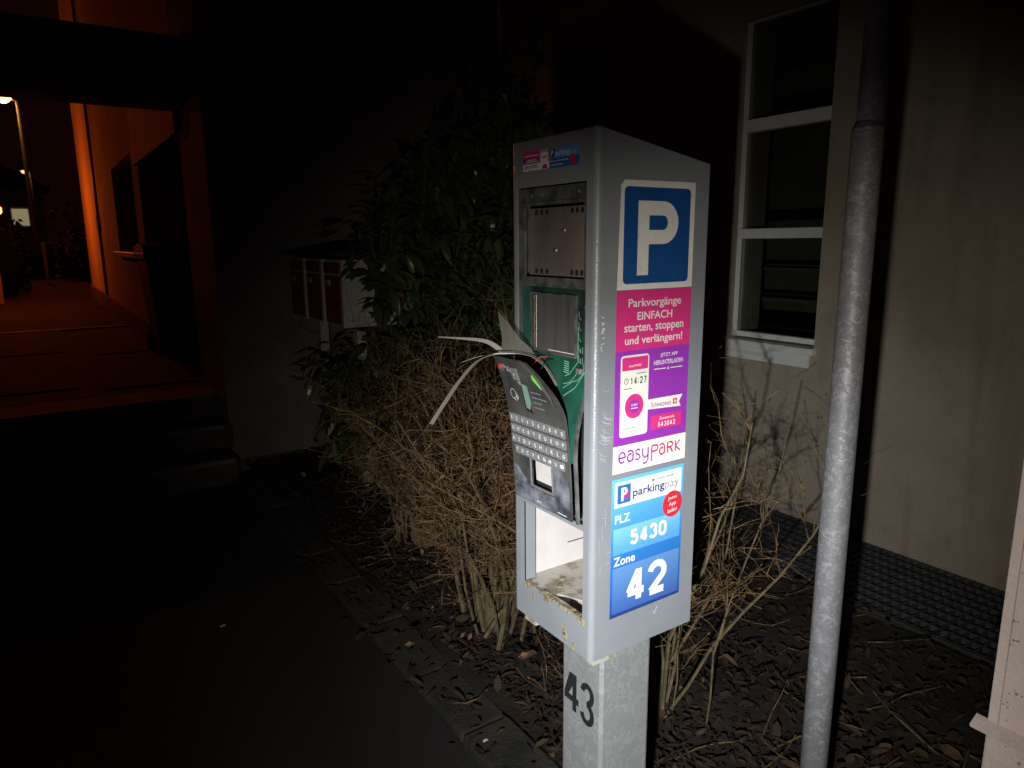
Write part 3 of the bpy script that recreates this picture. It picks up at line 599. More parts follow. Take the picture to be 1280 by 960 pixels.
for k in range(5):
    z = 1.47 - k * .021; stroke(m, pc, [(Y + .060, z), (Y + .060, z - .010), (Y + .054, z - .016)], .0007, .0009)
stroke(m, pc, [(Y + .043, 1.478), (Y + .0465, 1.481), (Y + .0405, 1.476), (Y + .0400, 1.356), (Y + .0640, 1.322), (Y + .094, 1.302)], .0009, .0010)
stroke(m, pc, [(Y + .062, 1.44), (Y + .062, 1.372), (Y + .086, 1.346), (Y + .100, 1.340)], .0009, .0012)
stroke(m, pc, [(Y + .048, 1.41), (Y + .048, 1.372), (Y + .0440, 1.366), (Y + .044, 1.352), (Y + .060, 1.337), (Y + .074, 1.333), (Y + .100, 1.316)], .0008, .0014)
stroke(m, pc, [(Y + .054, 1.40), (Y + .053, 1.360), (Y + .082, 1.330), (Y + .1, 1.325)], .0008, .0016)
for k in range(6): stroke(m, pc, [(Y + .088, 1.368 - k * .0042), (Y + .104, 1.3695 - k * .0042)], .0011, .0018)
m.build('copper_trace', M['trace'], pcb)
for k in range(6): MB().box((XR - .001, Y + .047, 1.466 - k * .021), (XR + .003, Y + .054, 1.474 - k * .021)).build('chip', M['black'], pcb)
MB().box((XR - .002, Y + .052, 1.350), (XR + .003, Y + .063, 1.361)).build('chip', M['plate'], pcb)

# torn-out keypad panel: bent sheet; panel coordinates u (far edge -> near edge), v = z
PYL, PYR = 1.236, 1.036
def pan(u, v, l): return (panx(v) - l, PYL - u, v)
def pright(z):
    return PYR + (0 if z < 1.27 else .085 * ((z - 1.27) / .10) ** 1.6)
cutz0, cutz1, cuty0, cuty1 = 1.098, 1.157, 1.096, 1.166
V = []; F = []
zs = sorted(set([1.056 + (1.37 - 1.056) * j / 30 for j in range(31)] + [cutz0, cutz1])); th = .0035
us = [0, .02, .045, .070, .092, .115, .140, .165, .185, .2]
def pgrid():
    N = len(us) * len(zs)
    for s in (0, 1):
        for z in zs:
            b = PYL - pright(z)
            for u in us: V.append((panx(z) + s * th, PYL - u / .2 * b, z))
    uA, uB = us.index(.070), us.index(.140)
    def hole(i, j): return uA <= i < uB and cutz0 - 1e-6 <= zs[j] < cutz1 - 1e-6
    nu = len(us)
    for j in range(len(zs) - 1):
        for i in range(nu - 1):
            if hole(i, j): continue
            a = j * nu + i
            F.append((a, a + 1, a + nu + 1, a + nu)); F.append((N + a, N + a + nu, N + a + nu + 1, N + a + 1))
            for (p, q, ii, jj) in ((a, a + 1, i, j - 1), (a + nu, a + nu + 1, i, j + 1), (a, a + nu, i - 1, j), (a + 1, a + nu + 1, i + 1, j)):
                if ii < 0 or ii >= nu - 1 or jj < 0 or jj >= len(zs) - 1 or hole(ii, jj): F.append((p, q, N + q, N + p))
pgrid()
pn = obj('keypad_panel', V, F, M['panel'], pm)
# rubbed blue-grey lower zone (bare film worn through), stays clear of the card slot
def pz(u0, u1, z0, z1, lift, mm, name, nz=6, top=None):
    V = []; F = []; nu = 10
    for j in range(nz + 1):
        for i in range(nu + 1):
            u = u0 + (u1 - u0) * i / nu; zt_ = top(u) if top else z1; V.append(pan(u, z0 + (zt_ - z0) * j / nz, lift))
    for j in range(nz):
        for i in range(nu): a = j * (nu + 1) + i; F.append((a, a + 1, a + nu + 2, a + nu + 1))
    return obj(name, V, F, mm, pn)
rnd = random.Random(21)
pz(.003, .197, 1.058, 1.094, .0006, M['panel_grey'], 'worn_film', top=lambda u: 1.093 - .002 * math.sin(u * 60))
pz(.003, .066, 1.094, 1.15, .0006, M['panel_grey'], 'worn_film', top=lambda u: 1.118 + .012 * math.sin(u * 70 + 1))
pz(.146, .197, 1.094, 1.16, .0006, M['panel_grey'], 'worn_film', top=lambda u: 1.150 + .012 * math.sin(u * 90))
# card slot frame with pale card behind and a black gap below
sl = MB()
for a, b, c, d in ((.066, .144, cutz1 - .001, cutz1 + .003), (.066, .144, cutz0 - .003, cutz0 + .001), (.066, .070, cutz0, cutz1), (.1405, .1435, cutz0, cutz1)):
    sl.prism([(a, c), (b, c), (b, d), (a, d)], -.002, .002, pan)
sl.build('slot_frame', M['key'], pn)
MB().prism([(.078, cutz0 + .012), (.139, cutz0 + .012), (.139, cutz1 - .002), (.078, cutz1 - .002)], -.006, -.005, pan).build('slot_plate', M['inner'], pn)
MB().prism([(.070, cutz0), (.140, cutz0), (.140, cutz1), (.070, cutz1)], -.012, -.011, pan).build('slot_back', M['black'], pn)
# keys
rows = ['1234567890', 'QWERTZUIOP', 'ASDFGHJKL\u00d6', 'YXCVBNM\u00dc<']
kw, kh = .0185, .0205
for r_i, row in enumerate(rows):
    for c_i, ch in enumerate(row):
        u = .004 + c_i * .0193 + (0.010 if r_i == 3 else 0.0); v = 1.226 - r_i * .0232 + (.0018 * 0)
        u1_ = u + .0168; v1_ = v + .0195
        kk = MB().prism(rrect(u, v, u1_, v1_, .003, 3), -.0005, .0016, pan).build('key', M['key'], pm)
        if ch == '<':
            m = MB(); cu, cv = (u + u1_) / 2, (v + v1_) / 2
            m.prism([(cu - .006, cv), (cu - .002, cv - .004), (cu + .006, cv - .004), (cu + .006, cv + .004), (cu - .002, cv + .004)], .0017, .0019, pan).build('symbol', M['white'], kk)
        else:
            V2, F2, a, b, c, d = text2d(ch, .02); hgt = .0085; wid = hgt * (b - a) / (d - c) if ch not in '1I' else hgt * .35
            wid = min(wid, .0095); cu, cv = (u + u1_) / 2, (v + v1_) / 2
            text(ch, pan, cu - wid / 2, cv - hgt / 2, cu + wid / 2, cv + hgt / 2, .0019, M['white'], kk, .02, 'letter')
# coin/card icon, slanted window slot, small print lines
m = MB(); stroke(m, pan, arc(.034, 1.291, .0095, .0105, 0, 360, 18), .0006, .0008); stroke(m, pan, arc(.041, 1.287, .0085, .009, -150, 60, 12), .0006, .0010)
stroke(m, pan, arc(.048, 1.286, .003, .0035, 0, 360, 10), .0006, .0012); m.build('icon', M['white'], pn)
MB().prism([(.070, 1.262), (.096, 1.257), (.093, 1.318), (.071, 1.322)], .0004, .0009, pan).build('small_window', M['black'], pn)
MB().prism([(.075, 1.268), (.096, 1.264), (.093, 1.317), (.075, 1.320)], .0009, .0012, pan).build('small_window_pane', film('greenish_pane', (.20, .30, .25), 1.0, .2), pn)
m = MB(); rnd = random.Random(5)
for k, ln in enumerate((.034, .052, .030, .038)):
    u = .101 + k * .0012
    z = 1.306 - k * .0105
    while u < .101 + ln:
        q = rnd.uniform(.003, .008); stroke(m, pan, [(u, z), (min(u + q, .101 + ln), z - .0004)], .0011, .0006); u += q + .0018
m.build('small_print', M['greyprint'], pn)
m = MB(); stroke(m, pan, [(.155, 1.063), (.185, 1.0625)], .0008, .0010); stroke(m, pan, [(.085, 1.066), (.10, 1.0655)], .0008, .0010); m.build('small_print', M['white'], pn)
# joystick remains, red led, lime tape, torn rim
jm = MB(); jm.prism(circ(.016, 1.347, .010, .009, 12), -.002, .002, pan).build('led_socket', M['plate'], pn)
MB().prism(circ(.016, 1.348, .0048, .0048, 12), .002, .005, pan).build('red_led', mat('red_led', (.75, .05, .03), .3), pn)
MB().prism(rrect(.054, 1.325, .074, 1.352, .003), .0008, .004, pan).build('push_button', M['key'], pn)
MB().prism(circ(.064, 1.338, .0015, n=10), .004, .0046, pan).build('push_button', M['white'], pn)
rnd = random.Random(6); m = MB()
for k in range(26):
    a = rnd.uniform(0, 1); u = .024 + .055 * a + rnd.gauss(0, .004); z = 1.350 - .038 * a ** 2 + rnd.gauss(0, .003); s = rnd.uniform(.001, .004)
    m.prism([(u - s, z - s * .6), (u + s, z - s * .4), (u + s * .5, z + s)], .0006, .0022 + rnd.random() * .002, pan)
o = m.build('torn_edge', M['greyprint'], pn); o['kind'] = 'stuff'
def pan2(u, v, l): return (panx(v) - l - .004, PYL - u, v)
MB().prism([(.124, 1.336), (.146, 1.318), (.143, 1.326), (.130, 1.346), (.125, 1.346)], .002, .003, pan).build('lime_tape', M['lime'], pn)
m = MB(); m.prism([(.105, 1.374), (.122, 1.368), (.150, 1.340), (.171, 1.308), (.178, 1.282), (.170, 1.300), (.150, 1.324), (.128, 1.350), (.110, 1.362)], .0035, .0042, pan).build('torn_film', M['clearfilm'], pn)
# clear shard standing up behind the panel and the curling strips
MB().prism([(.783, 1.463), (.7855, 1.436), (.789, 1.405), (.787, 1.372), (.84, 1.364), (.8305, 1.386), (.814, 1.407), (.797, 1.440)], 0, .0012, lambda a, b, h: (a + h * .5, 1.228 - (a - .783) * 1.07 + h, b)).build('clear_shard', M['clearfilm'], pm)
def ribbon(name, pts, wd, mm, tilt=(.878, .417, 0)):
    P = [Vector(p) for p in pts]; Q = []
    for i in range(len(P) - 1):     # Catmull-Rom
        a, b, c, d = P[max(i - 1, 0)], P[i], P[i + 1], P[min(i + 2, len(P) - 1)]
        for k in range(5):
            t = k / 5; Q.append(.5 * ((2 * b) + (c - a) * t + (2 * a - 5 * b + 4 * c - d) * t * t + (3 * b - a - 3 * c + d) * t ** 3))
    Q.append(P[-1]); V = []; F = []; N = len(Q); tw = Vector(tilt).normalized()
    for i, q in enumerate(Q):
        t = (Q[min(i + 1, N - 1)] - Q[max(i - 1, 0)]).normalized(); s = (tw - t * tw.dot(t)).normalized(); nn = t.cross(s)
        ww = wd[0] + (wd[1] - wd[0]) * i / (N - 1)
        for a, b in ((-1, -1), (1, -1), (1, 1), (-1, 1)): V.append(tuple(q + s * a * ww / 2 + nn * b * .0004))
    for i in range(N - 1):
        for j in range(4): a = i * 4 + j; b = i * 4 + (j + 1) % 4; F.append((a, b, b + 4, a + 4))
    F += [(3, 2, 1, 0), tuple(range(4 * N - 4, 4 * N))]
    return obj(name, V, F, mm, pm)
ribbon('loose_strip', [(.845, 1.108, 1.318), (.838, 1.135, 1.352), (.825, 1.158, 1.371), (.812, 1.172, 1.377), (.789, 1.192, 1.379), (.758, 1.212, 1.375), (.729, 1.228, 1.360), (.698, 1.240, 1.325), (.667, 1.250, 1.281), (.639, 1.259, 1.238)], (.009, .016), M['strip'])
ribbon('loose_strip', [(.797, 1.222, 1.372), (.776, 1.241, 1.393), (.756, 1.256, 1.401), (.722, 1.280, 1.405), (.684, 1.306, 1.408)], (.013, .002), M['strip'], (.1, -.3, .8))
ribbon('loose_strip', [(.84, 1.175, 1.370), (.803, 1.207, 1.377), (.761, 1.233, 1.373), (.733, 1.250, 1.365), (.714, 1.262, 1.357)], (.008, .001), M['strip'])
for k, (a, b, c, mm) in enumerate((((XR + .002, 1.150, 1.372), (.818, 1.160, 1.352), (.800, 1.176, 1.345), 'red'), ((XR + .002, 1.128, 1.368), (.822, 1.138, 1.345), (.806, 1.150, 1.338), 'black'), ((XR + .002, 1.175, 1.374), (.806, 1.190, 1.366), (.792, 1.205, 1.350), 'black'))):
    MB().tube([a, tuple(Vector(a).lerp(Vector(b), .5) + Vector((0, 0, .008))), b, tuple(Vector(b).lerp(Vector(c), .6) + Vector((0, 0, -.004))), c], .0012, 6).build('loose_wire', M[mm], pm)
def taper(pts, r0, r1): return [r0 + (r1 - r0) * i / (len(pts) - 1) for i in range(len(pts))]

# -------- stickers on the side face
L1, L2, L3, L4 = .0006, .0010, .0013, .0016
sx0, sx1 = .8925, 1.0905
st = plate('parking_sign_sticker', side, [(.906, 1.7095), (.898, 1.700), (sx0, 1.511), (sx1, 1.5105), (sx1 + .0005, 1.7105)], L1, M['white'], pm)
plate('sign_field', side, rrect(.906, 1.5215, 1.078, 1.698, .009), L2, M['signblue'], st)
def pshape(fn, x0, z0, x1, z1, stem, lift, mm, par, name='lettering', sl=0.0):
    """letter P as one outline with its counter left open"""
    H = z1 - z0; bw = stem; cz = z0 + H * .42; ro = (z1 - cz) / 2; cx = x1 - ro * 1.02; n = 14
    out = [(x0 + bw, z1)] + [(cx + (x1 - cx) * math.sin(R(180 * i / n)), cz + ro + ro * math.cos(R(180 * i / n))) for i in range(n + 1)] + [(x0 + bw, cz)]
    t = stem * .92
    inn = [(x0 + bw, z1 - t)] + [(cx + (x1 - cx - bw) * math.sin(R(180 * i / n)), cz + ro + (ro - t) * math.cos(R(180 * i / n))) for i in range(n + 1)] + [(x0 + bw, cz + t)]
    V = [fn(a, b, lift) for a, b in out + inn]; N = len(out); F = [(i, i + 1, N + i + 1, N + i) for i in range(N - 1)]
    k = len(V); V += [fn(a, b, lift) for a, b in ((x0, z0), (x0 + bw, z0), (x0 + bw, z1), (x0, z1))]; F.append((k, k + 1, k + 2, k + 3))
    return obj(name, V, F, mm, par)
pshape(side, .9405, 1.537, 1.046, 1.6735, .0285, L3, M['white'], st)
# pink / purple / white app sticker
pk = plate('app_sticker', side, [(sx0 - .001, 1.2105), (sx1, 1.2105), (sx1, 1.5095), (sx0 - .0005, 1.5095)], L1, M['purple'], pm)
plate('pink_field', side, [(sx0 - .001, 1.3955), (sx1, 1.3955), (sx1, 1.5095), (sx0 - .0005, 1.5095)], L2, M['pink'], pk)
cx = (sx0 + sx1) / 2
for body, wdt, zc, hh, b in (('Parkvorg\u00e4nge', .140, 1.4835, .0205, .012), ('EINFACH', .093, 1.4605, .0155, .014), ('starten, stoppen', .158, 1.4355, .0190, .012), ('und verl\u00e4ngern!', .154, 1.4125, .0205, .012)):
    text(body, side, cx - wdt / 2, zc - hh / 2, cx + wdt / 2, zc + hh / 2, L3, M['white'], pk, b)
# phone
plate('phone_outline', side, rrect(.906, 1.2255, .9795, 1.3865, .007), L2, M['white'], pk)
ph = plate('phone_screen', side, rrect(.909, 1.2295, .9765, 1.3755, .005), L3, M['cream'], pk)
plate('phone_bar', side, rrect(.909, 1.357, .9765, 1.3825, .003), L4, M['pink'], pk)
text('easyPARK', side, .926, 1.3625, .959, 1.3680, L4 + .0003, M['white'], pk, .01)
digits('14:27', side, .930, 1.3290, .973, 1.3430, .0011, L4, M['darkprint'], pk)
m = MB(); stroke(m, side, arc(.9205, 1.3365, .0054, .0054, 0, 360, 16), .0006, L4); stroke(m, side, [(.9205, 1.3405), (.9205, 1.3365), (.9235, 1.3355)], .0005, L4 + .0002); m.build('clock_icon', M['darkprint'], pk)
m = MB(); stroke(m, side, [(.947, 1.3495), (.972, 1.3495)], .0009, L4); stroke(m, side, [(.913, 1.3215), (.936, 1.3215)], .0009, L4); stroke(m, side, [(.913, 1.2425), (.947, 1.2425)], .0007, L4); stroke(m, side, [(.912, 1.2355), (.974, 1.2355)], .0004, L4); m.build('small_print', M['greyprint'], pk)
dsk = plate('dial', side, circ(.9425, 1.2855, .0245, n=36), L4, M['pink'], pk, label='pink round dial with purple centre')
plate('dial_centre', side, circ(.9425, 1.2855, .0130, n=28), L4 + .0004, M['logo_purple'], pk)
m = MB()
for k in range(12):
    a = R(30 * k); stroke(m, side, [(.9425 + .019 * math.cos(a), 1.2855 + .019 * math.sin(a)), (.9425 + .0205 * math.cos(a), 1.2855 + .0205 * math.sin(a))], .0006, L4 + .0004)
m.build('dial_ticks', M['logo_purple'], pk)
text('START', side, .934, 1.2855, .951, 1.2905, L4 + .0007, M['white'], pk, .02)
m = MB(); stroke(m, side, [(.9335, 1.2815), (.9515, 1.2815)], .0009, L4 + .0007); m.build('small_print', M['white'], pk)
text('JETZT APP', side, 1.010, 1.3740, 1.058, 1.3830, L2, M['white'], pk, .012)
text('HERUNTERLADEN', side, .993, 1.3605, 1.0735, 1.3695, L2, M['white'], pk, .012)
m = MB(); stroke(m, side, [(.994, 1.3525), (1.026, 1.3520)], .0009, L2); stroke(m, side, [(1.039, 1.3518), (1.073, 1.3513)], .0009, L2); m.build('small_print', M['white'], pk)
text('&', side, 1.030, 1.3490, 1.0355, 1.3545, L2, M['white'], pk, .02)
rb = plate('ribbon_banner', side, [(.977, 1.2735), (1.072, 1.2690), (1.0665, 1.2790), (1.076, 1.2935), (.977, 1.2935)], L3, M['cream'], pk)
text('Schweizweit', side, .988, 1.2760, 1.044, 1.2870, L4, M['logo_purple'], pk, .004, shear=-.02)
plate('flag', side, rrect(1.049, 1.2755, 1.0605, 1.2870, .001), L4, M['red'], pk)
plate('flag_cross', side, [(1.0538, 1.2775), (1.0558, 1.2775), (1.0558, 1.2850), (1.0538, 1.2850)], L4 + .0004, M['white'], pk); plate('flag_cross', side, [(1.0511, 1.2803), (1.0585, 1.2803), (1.0585, 1.2823), (1.0511, 1.2823)], L4 + .0008, M['white'], pk)
plate('code_field', side, rrect(.989, 1.2290, 1.0755, 1.2590, .003), L2, M['pink'], pk)
text('Zonencode', side, 1.012, 1.2475, 1.055, 1.2535, L3, M['white'], pk, .006); digits('543042', side, 1.009, 1.2330, 1.057, 1.2435, .0009, L3, M['white'], pk)
plate('white_field', side, [(sx0 - .002, 1.1545), (sx1, 1.1545), (sx1, 1.2100), (sx0 - .001, 1.2100)], L2, M['cream'], pk)
# wordmark in round strokes
def wordmark(fn, x0, z0, sc_, lift, parent, r=.0016, mats=('logo_purple', 'logo_pink')):
    S = lambda pts: [(x0 + a * sc_, z0 + b * sc_) for a, b in pts]
    A = MB(); B = MB(); li = [lift]
    def st_(mb, pts): li[0] += .00004; stroke(mb, fn, S(pts), r, li[0])
    st_(A, [(.1, .5), (.78, .5)] + arc(.45, .52, .36, .46, 0, 315, 18))                                 # e
    st_(A, arc(1.38, .38, .32, .32, 60, 400, 18)); st_(A, [(1.08, .92), (1.3, 1.0), (1.55, .96), (1.70, .75), (1.70, .06)])   # a
    st_(A, [(2.5, .86), (2.25, .98), (2.0, .86), (2.05, .62), (2.4, .46), (2.52, .22), (2.3, .04), (1.96, .14)])             # s
    st_(A, [(2.8, .95), (2.82, .35), (3.05, .1), (3.35, .2), (3.45, .4)]); st_(A, [(3.45, .97), (3.45, -.15), (3.25, -.42), (2.88, -.38)])   # y
    st_(B, [(3.88, -.38), (3.88, 1.0)]); st_(B, [(3.88, 1.0), (4.3, 1.0)] + arc(4.3, .74, .3, .26, 90, -90, 8) + [(3.88, .48)])   # P
    st_(B, arc(5.12, .34, .30, .30, 60, 400, 18)); st_(B, [(4.84, .90), (5.05, 1.0), (5.28, .95), (5.42, .72), (5.42, .06)])   # a
    st_(B, [(5.80, .04), (5.80, 1.0), (6.15, 1.0)] + arc(6.15, .77, .26, .23, 90, -90, 8) + [(5.80, .54)]); st_(B, [(6.1, .54), (6.44, .04)])   # R
    st_(B, [(6.78, .04), (6.78, 1.0)]); st_(B, [(7.30, 1.0), (6.80, .50), (7.36, .04)])   # K
    A.build('wordmark', M[mats[0]], parent); B.build('wordmark', M[mats[1]], parent)
wordmark(side, .9035, 1.1735, .0232, L3, pk, .0019)
# blue zone sticker
bz_ = plate('zone_sticker', side, [(sx0 - .002, .8475), (sx1 - .001, .8490), (sx1 - .001, 1.1430), (sx0 - .002, 1.1430)], L1, M['zoneblue'], pm)
plate('white_field', side, [(.8975, 1.0835), (1.0835, 1.0835), (1.0835, 1.1355), (.8975, 1.1355)], L2, M['white'], bz_)
plate('logo_tile', side, rrect(.9045, 1.0905, .9395, 1.1290, .002), L3, M['midblue'], bz_)
m = MB(); m.prism(arc(.9265, 1.1085, .0075, .010, -120, 100, 12), L4 - .0003, L4, side); m.build('logo_mark', M['logo_pink'], bz_)
pshape(side, .9135, 1.0960, .9305, 1.1240, .0062, L4 + .0004, M['white'], bz_)
text('parking', side, .9455, 1.0935, 1.0335, 1.1165, L3, M['navy'], bz_, .018); text('pay', side, 1.0350, 1.0935, 1.0755, 1.1105, L3, M['greyprint'], bz_, -.004)
text('swiss made', side, 1.0120, 1.1225, 1.0600, 1.1265, L3, M['navy'], bz_, .01)
plate('arrow', side, [(.9985, 1.1195), (1.0055, 1.1230), (.9985, 1.1265)], L3, M['navy'], bz_)
text('PLZ', side, .8995, 1.0500, .9395, 1.0680, L2, M['white'], bz_, .018)
plate('light_band', side, [(.8965, .9830), (1.0835, .9830), (1.0835, 1.0390), (.8965, 1.0390)], L2, M['zoneband'], bz_)
digits('5430', side, .9410, .9960, 1.0440, 1.0300, .0037, L3, M['white'], bz_, gap=.14)
text('Zone', side, .8980, .9595, .9560, .9785, L2, M['white'], bz_, .018)
plate('light_band', side, [(.8965, .8560), (1.0835, .8560), (1.0835, .9550), (.8965, .9550)], L2, M['zoneband'], bz_)
digits('42', side, .9320, .8680, 1.0490, .9450, .0079, L3, M['white'], bz_, gap=.08)
plate('round_badge', side, circ(1.0590, 1.0600, .0285, n=40), L4, M['red'], bz_)
text('Jetzt', side, 1.0450, 1.0680, 1.0715, 1.0765, L4 + .0004, M['white'], bz_, .01, shear=.10); text('App', side, 1.0480, 1.0535, 1.0690, 1.0640, L4 + .0004, M['white'], bz_, .01, shear=.10); text('laden', side, 1.0450, 1.0410, 1.0725, 1.0500, L4 + .0004, M['white'], bz_, .01, shear=.10)
rnd = random.Random(64); m = MB()
for k in range(46):
    x = rnd.uniform(sx0, sx1 - .01); z = rnd.uniform(.86, 1.70); ln = abs(rnd.gauss(.006, .006)) + .001; a = rnd.uniform(-.9, .4)
    stroke(m, side, [(x, z), (x + ln * math.cos(a), z + ln * math.sin(a))], rnd.uniform(.00012, .0003), .0032 + k * .00001)
o = m.build('scuffs', M['greyprint'], pm); o['kind'] = 'stuff'
# -------- two small stickers on the front above the display
def fr_(y, v, l): return (BX - l, y, v)
def fu(u, v, l): return (BX - l, 1.218 - u, v)      # u from the far end of the small stickers
s1 = plate('small_app_sticker', fu, rrect(0, 1.738, .0868, 1.7745, .0008), L1, M['pink'], pm)
plate('purple_field', fu, [(.0, 1.7515), (.056, 1.7515), (.056, 1.7615), (.0, 1.7615)], L2, M['logo_purple'], s1); plate('white_field', fu, [(0, 1.738), (.0868, 1.738), (.0868, 1.7510), (0, 1.7510)], L2, M['white'], s1)
plate('phone_screen', fu, rrect(.058, 1.7515, .083, 1.769, .001), L2, M['cream'], s1)
plate('dial', fu, arc(.074, 1.7385, .0085, .0085, 0, 180, 12), L3, M['logo_pink'], s1)
text('1:49', fu, .061, 1.7570, .080, 1.7625, L3, M['darkprint'], s1, .01)
wordmark(fu, .0045, 1.7415, .0064, L3, s1, .0007)
m = MB(); stroke(m, fu, [(.006, 1.7660), (.052, 1.7660)], .0010, L2); stroke(m, fu, [(.014, 1.7580), (.045, 1.7580)], .0009, L3); stroke(m, fu, [(.009, 1.7543), (.052, 1.7543)], .0009, L3); stroke(m, fu, [(.058, 1.7718), (.084, 1.7718)], .0008, L2); m.build('small_print', M['white'], s1)
s2 = plate('small_pay_sticker', fu, rrect(.0878, 1.7372, .1772, 1.7740, .0008), L1, gradient('pay_sticker_blue', [(0, (.015, .05, .22)), (1, (.02, .10, .35))]), pm)
plate('light_field', fu, [(.0878, 1.7545), (.1772, 1.7545), (.1772, 1.7740), (.0878, 1.7740)], L2, mat('light_blue_film', (.10, .27, .58), .45), s2)
plate('logo_tile', fu, rrect(.0910, 1.7565, .1040, 1.7715, .001), L3, M['navy'], s2); pshape(fu, .0945, 1.7590, .1010, 1.7695, .0022, L4, M['white'], s2)
text('parking', fu, .1075, 1.7560, .1480, 1.7680, L3, M['white'], s2, .01); text('pay', fu, .1485, 1.7560, .1700, 1.7645, L3, M['zoneband'], s2, -.004)
text('Einfache Abrechnung', fu, .0905, 1.7475, .1460, 1.7515, L2, M['white'], s2, .01); text('in der Schweiz', fu, .0905, 1.7410, .1300, 1.7450, L2, M['white'], s2, .01)
plate('round_badge', fu, circ(.1605, 1.7485, .0085, n=24), L4, M['red'], s2)
# scratches by the corner
rnd = random.Random(31); m = MB()
for k in range(30):
    z = rnd.choice((rnd.uniform(1.17, 1.35), rnd.uniform(1.19, 1.30), rnd.uniform(1.20, 1.27))); x = BX + rnd.uniform(.013, .026); ln = rnd.uniform(.010, .024); dz = rnd.uniform(-.018, -.002)
    stroke(m, side, [(x, z), (x + ln * .4, z + dz * .75), (x + ln, z + dz)], rnd.uniform(.00010, .00022), .0003 + .00001 * k)
for k in range(14):
    z = 1.44 + rnd.gauss(0, .018); x = BX + rnd.uniform(.012, .018); stroke(m, side, [(x, z), (x + rnd.uniform(.002, .008), z + rnd.uniform(-.004, .008))], .0006, .0007 + .00001 * k)
for k in range(10):
    x = BX + rnd.uniform(.015, .045); z = rnd.uniform(.80, 1.12); v_ = rnd.random() < .5
    stroke(m, side, [(x, z), (x + (rnd.uniform(-.001, .001) if v_ else rnd.uniform(.004, .012)), z + (rnd.uniform(.01, .05) if v_ else rnd.uniform(-.002, .002)))], .00014, .0009 + .00001 * k)
stroke(m, side, [(1.012, .829), (1.016, .822), (1.024, .836)], .0005, .0012)
o = m.build('scratches', M['scratch'], pm); o['kind'] = 'stuff'

# -------- post with number, brackets
PX0, PX1, PY0, PY1 = .908, 1.052, 1.030, 1.166
post = MB().box((PX0, PY0, -.02), (PX1, PY1, ZB + .002), .007).build('post', M['galv'], pm)
def pf(u, v, l): return (PX0 - l, PY1 - u, v)
# condensed stencil figures 4 and 3 drawn as one outline each
z4a, z4b, z3a, z3b = .553, .645, .546, .646
m = MB()
def fig(parts, lift):
    for i, p in enumerate(parts): m.prism(p, lift - .0002, lift + i * .00005, pf)
u0 = .012
fig([[(u0 + .027, z4a), (u0 + .041, z4a), (u0 + .041, z4b), (u0 + .027, z4b)], [(u0 + .030, z4b), (u0 + .016, z4b), (u0 - .002, z4a + .037), (u0 - .002, z4a + .021), (u0 + .011, z4a + .033), (u0 + .030, z4b - .026)][::1], [(u0 - .002, z4a + .021), (u0 + .049, z4a + .021), (u0 + .049, z4a + .036), (u0 - .002, z4a + .036)]], .0006)
m.build('number', M['blackpaint'], post)
m = MB(); u0 = .071; pts = arc(u0 + .019, z3b - .026, .0165, .021, 170, -75, 14) + arc(u0 + .019, z3a + .027, .0175, .022, 75, -170, 14)
stroke(m, pf, pts, .0070, .0006); m.build('number', M['blackpaint'], post)
box('bracket', (BX + .012, BY + .006, ZB - .014), (BX + .075, BY + .022, ZB + .001), M['inner_dirty'], pm); box('bracket', (BX + .008, BY + .200, ZB - .016), (BX + .03, BY + .240, ZB + .001), M['inner_dirty'], pm)
box('bracket_slot', (BX + .075, BY + .010, ZB - .006), (BX + .079, BY + .018, ZB + .001), M['black'], pm)

# ------------------------------------------------------------------ galvanised pole
pp = thing('steel_pole', (1.4, .831, 0), 'tall galvanised steel pole with a narrower upper section beside the hedge', 'pole')
MB().tube([(1.4, .831, -.03), (1.4, .831, 1.0), (1.4, .831, 1.803), (1.4, .831, 1.812), (1.401, .8305, 1.825)], [.0302, .0302, .0302, .0294, .0255], 32).build('lower_tube', M['pole'], pp, smooth=True)
MB().tube([(1.402, .830, 1.79), (1.4035, .829, 2.5), (1.4045, .828, 3.9)], .025, 32).build('upper_tube', M['pole'], pp, smooth=True)
MB().tube([(1.4, .831, 1.808), (1.4, .831, 1.817)], .0300, 32).build('weld_seam', M['pole'], pp, smooth=True)

# ------------------------------------------------------------------ beige cabinet at the right edge
cb = thing('utility_cabinet', (1.7, .2, 0), 'speckled beige painted cabinet with a projecting ledge beside the steel pole', 'cabinet')
CX, CY = 1.40, .496
box('body', (CX, -.9, .1), (CX + .4, CY, 1.75), M['cab'], cb, bev=.006)
box('edge_strip', (CX - .006, CY - .020, .712), (CX + .002, CY - .003, 1.74), M['cab'], cb, bev=.002)
MB().prism([(CX + .001, .70), (CX - .022, .693), (CX - .024, .700), (CX + .001, .712)], -.9, CY + .018, lambda a, b, h: (a, h, b)).build('ledge', M['cab'], cb)
box('roof', (CX - .03, -.93, 1.752), (CX + .43, CY + .03, 1.80), M['cab'], cb, bev=.008); box('base', (CX + .02, -.88, -.05), (CX + .38, CY - .02, .1), M['stone'], cb)
rnd = random.Random(77); m = MB()
for k in range(110):
    y = CY - .015 - abs(rnd.gauss(0, .1)); z = rnd.choice((rnd.uniform(.45, 1.4), rnd.gauss(.92, .08), rnd.gauss(.74, .03))); s = abs(rnd.gauss(.001, .0014)) + .0006
    if abs(z - .70) < .016: continue
    P = [(y + s * rnd.uniform(.5, 1.4) * math.cos(a), z + s * rnd.uniform(.5, 1.5) * math.sin(a)) for a in (0, 1, 2.1, 3.1, 4.2, 5.2)]
    m.prism(P, 0, .0006 + k * .000002, lambda a, b, h: (CX - h, a, b))
o = m.build('paint_chips', mat('chip_brown', (.16, .11, .085), .8), cb); o['kind'] = 'stuff'

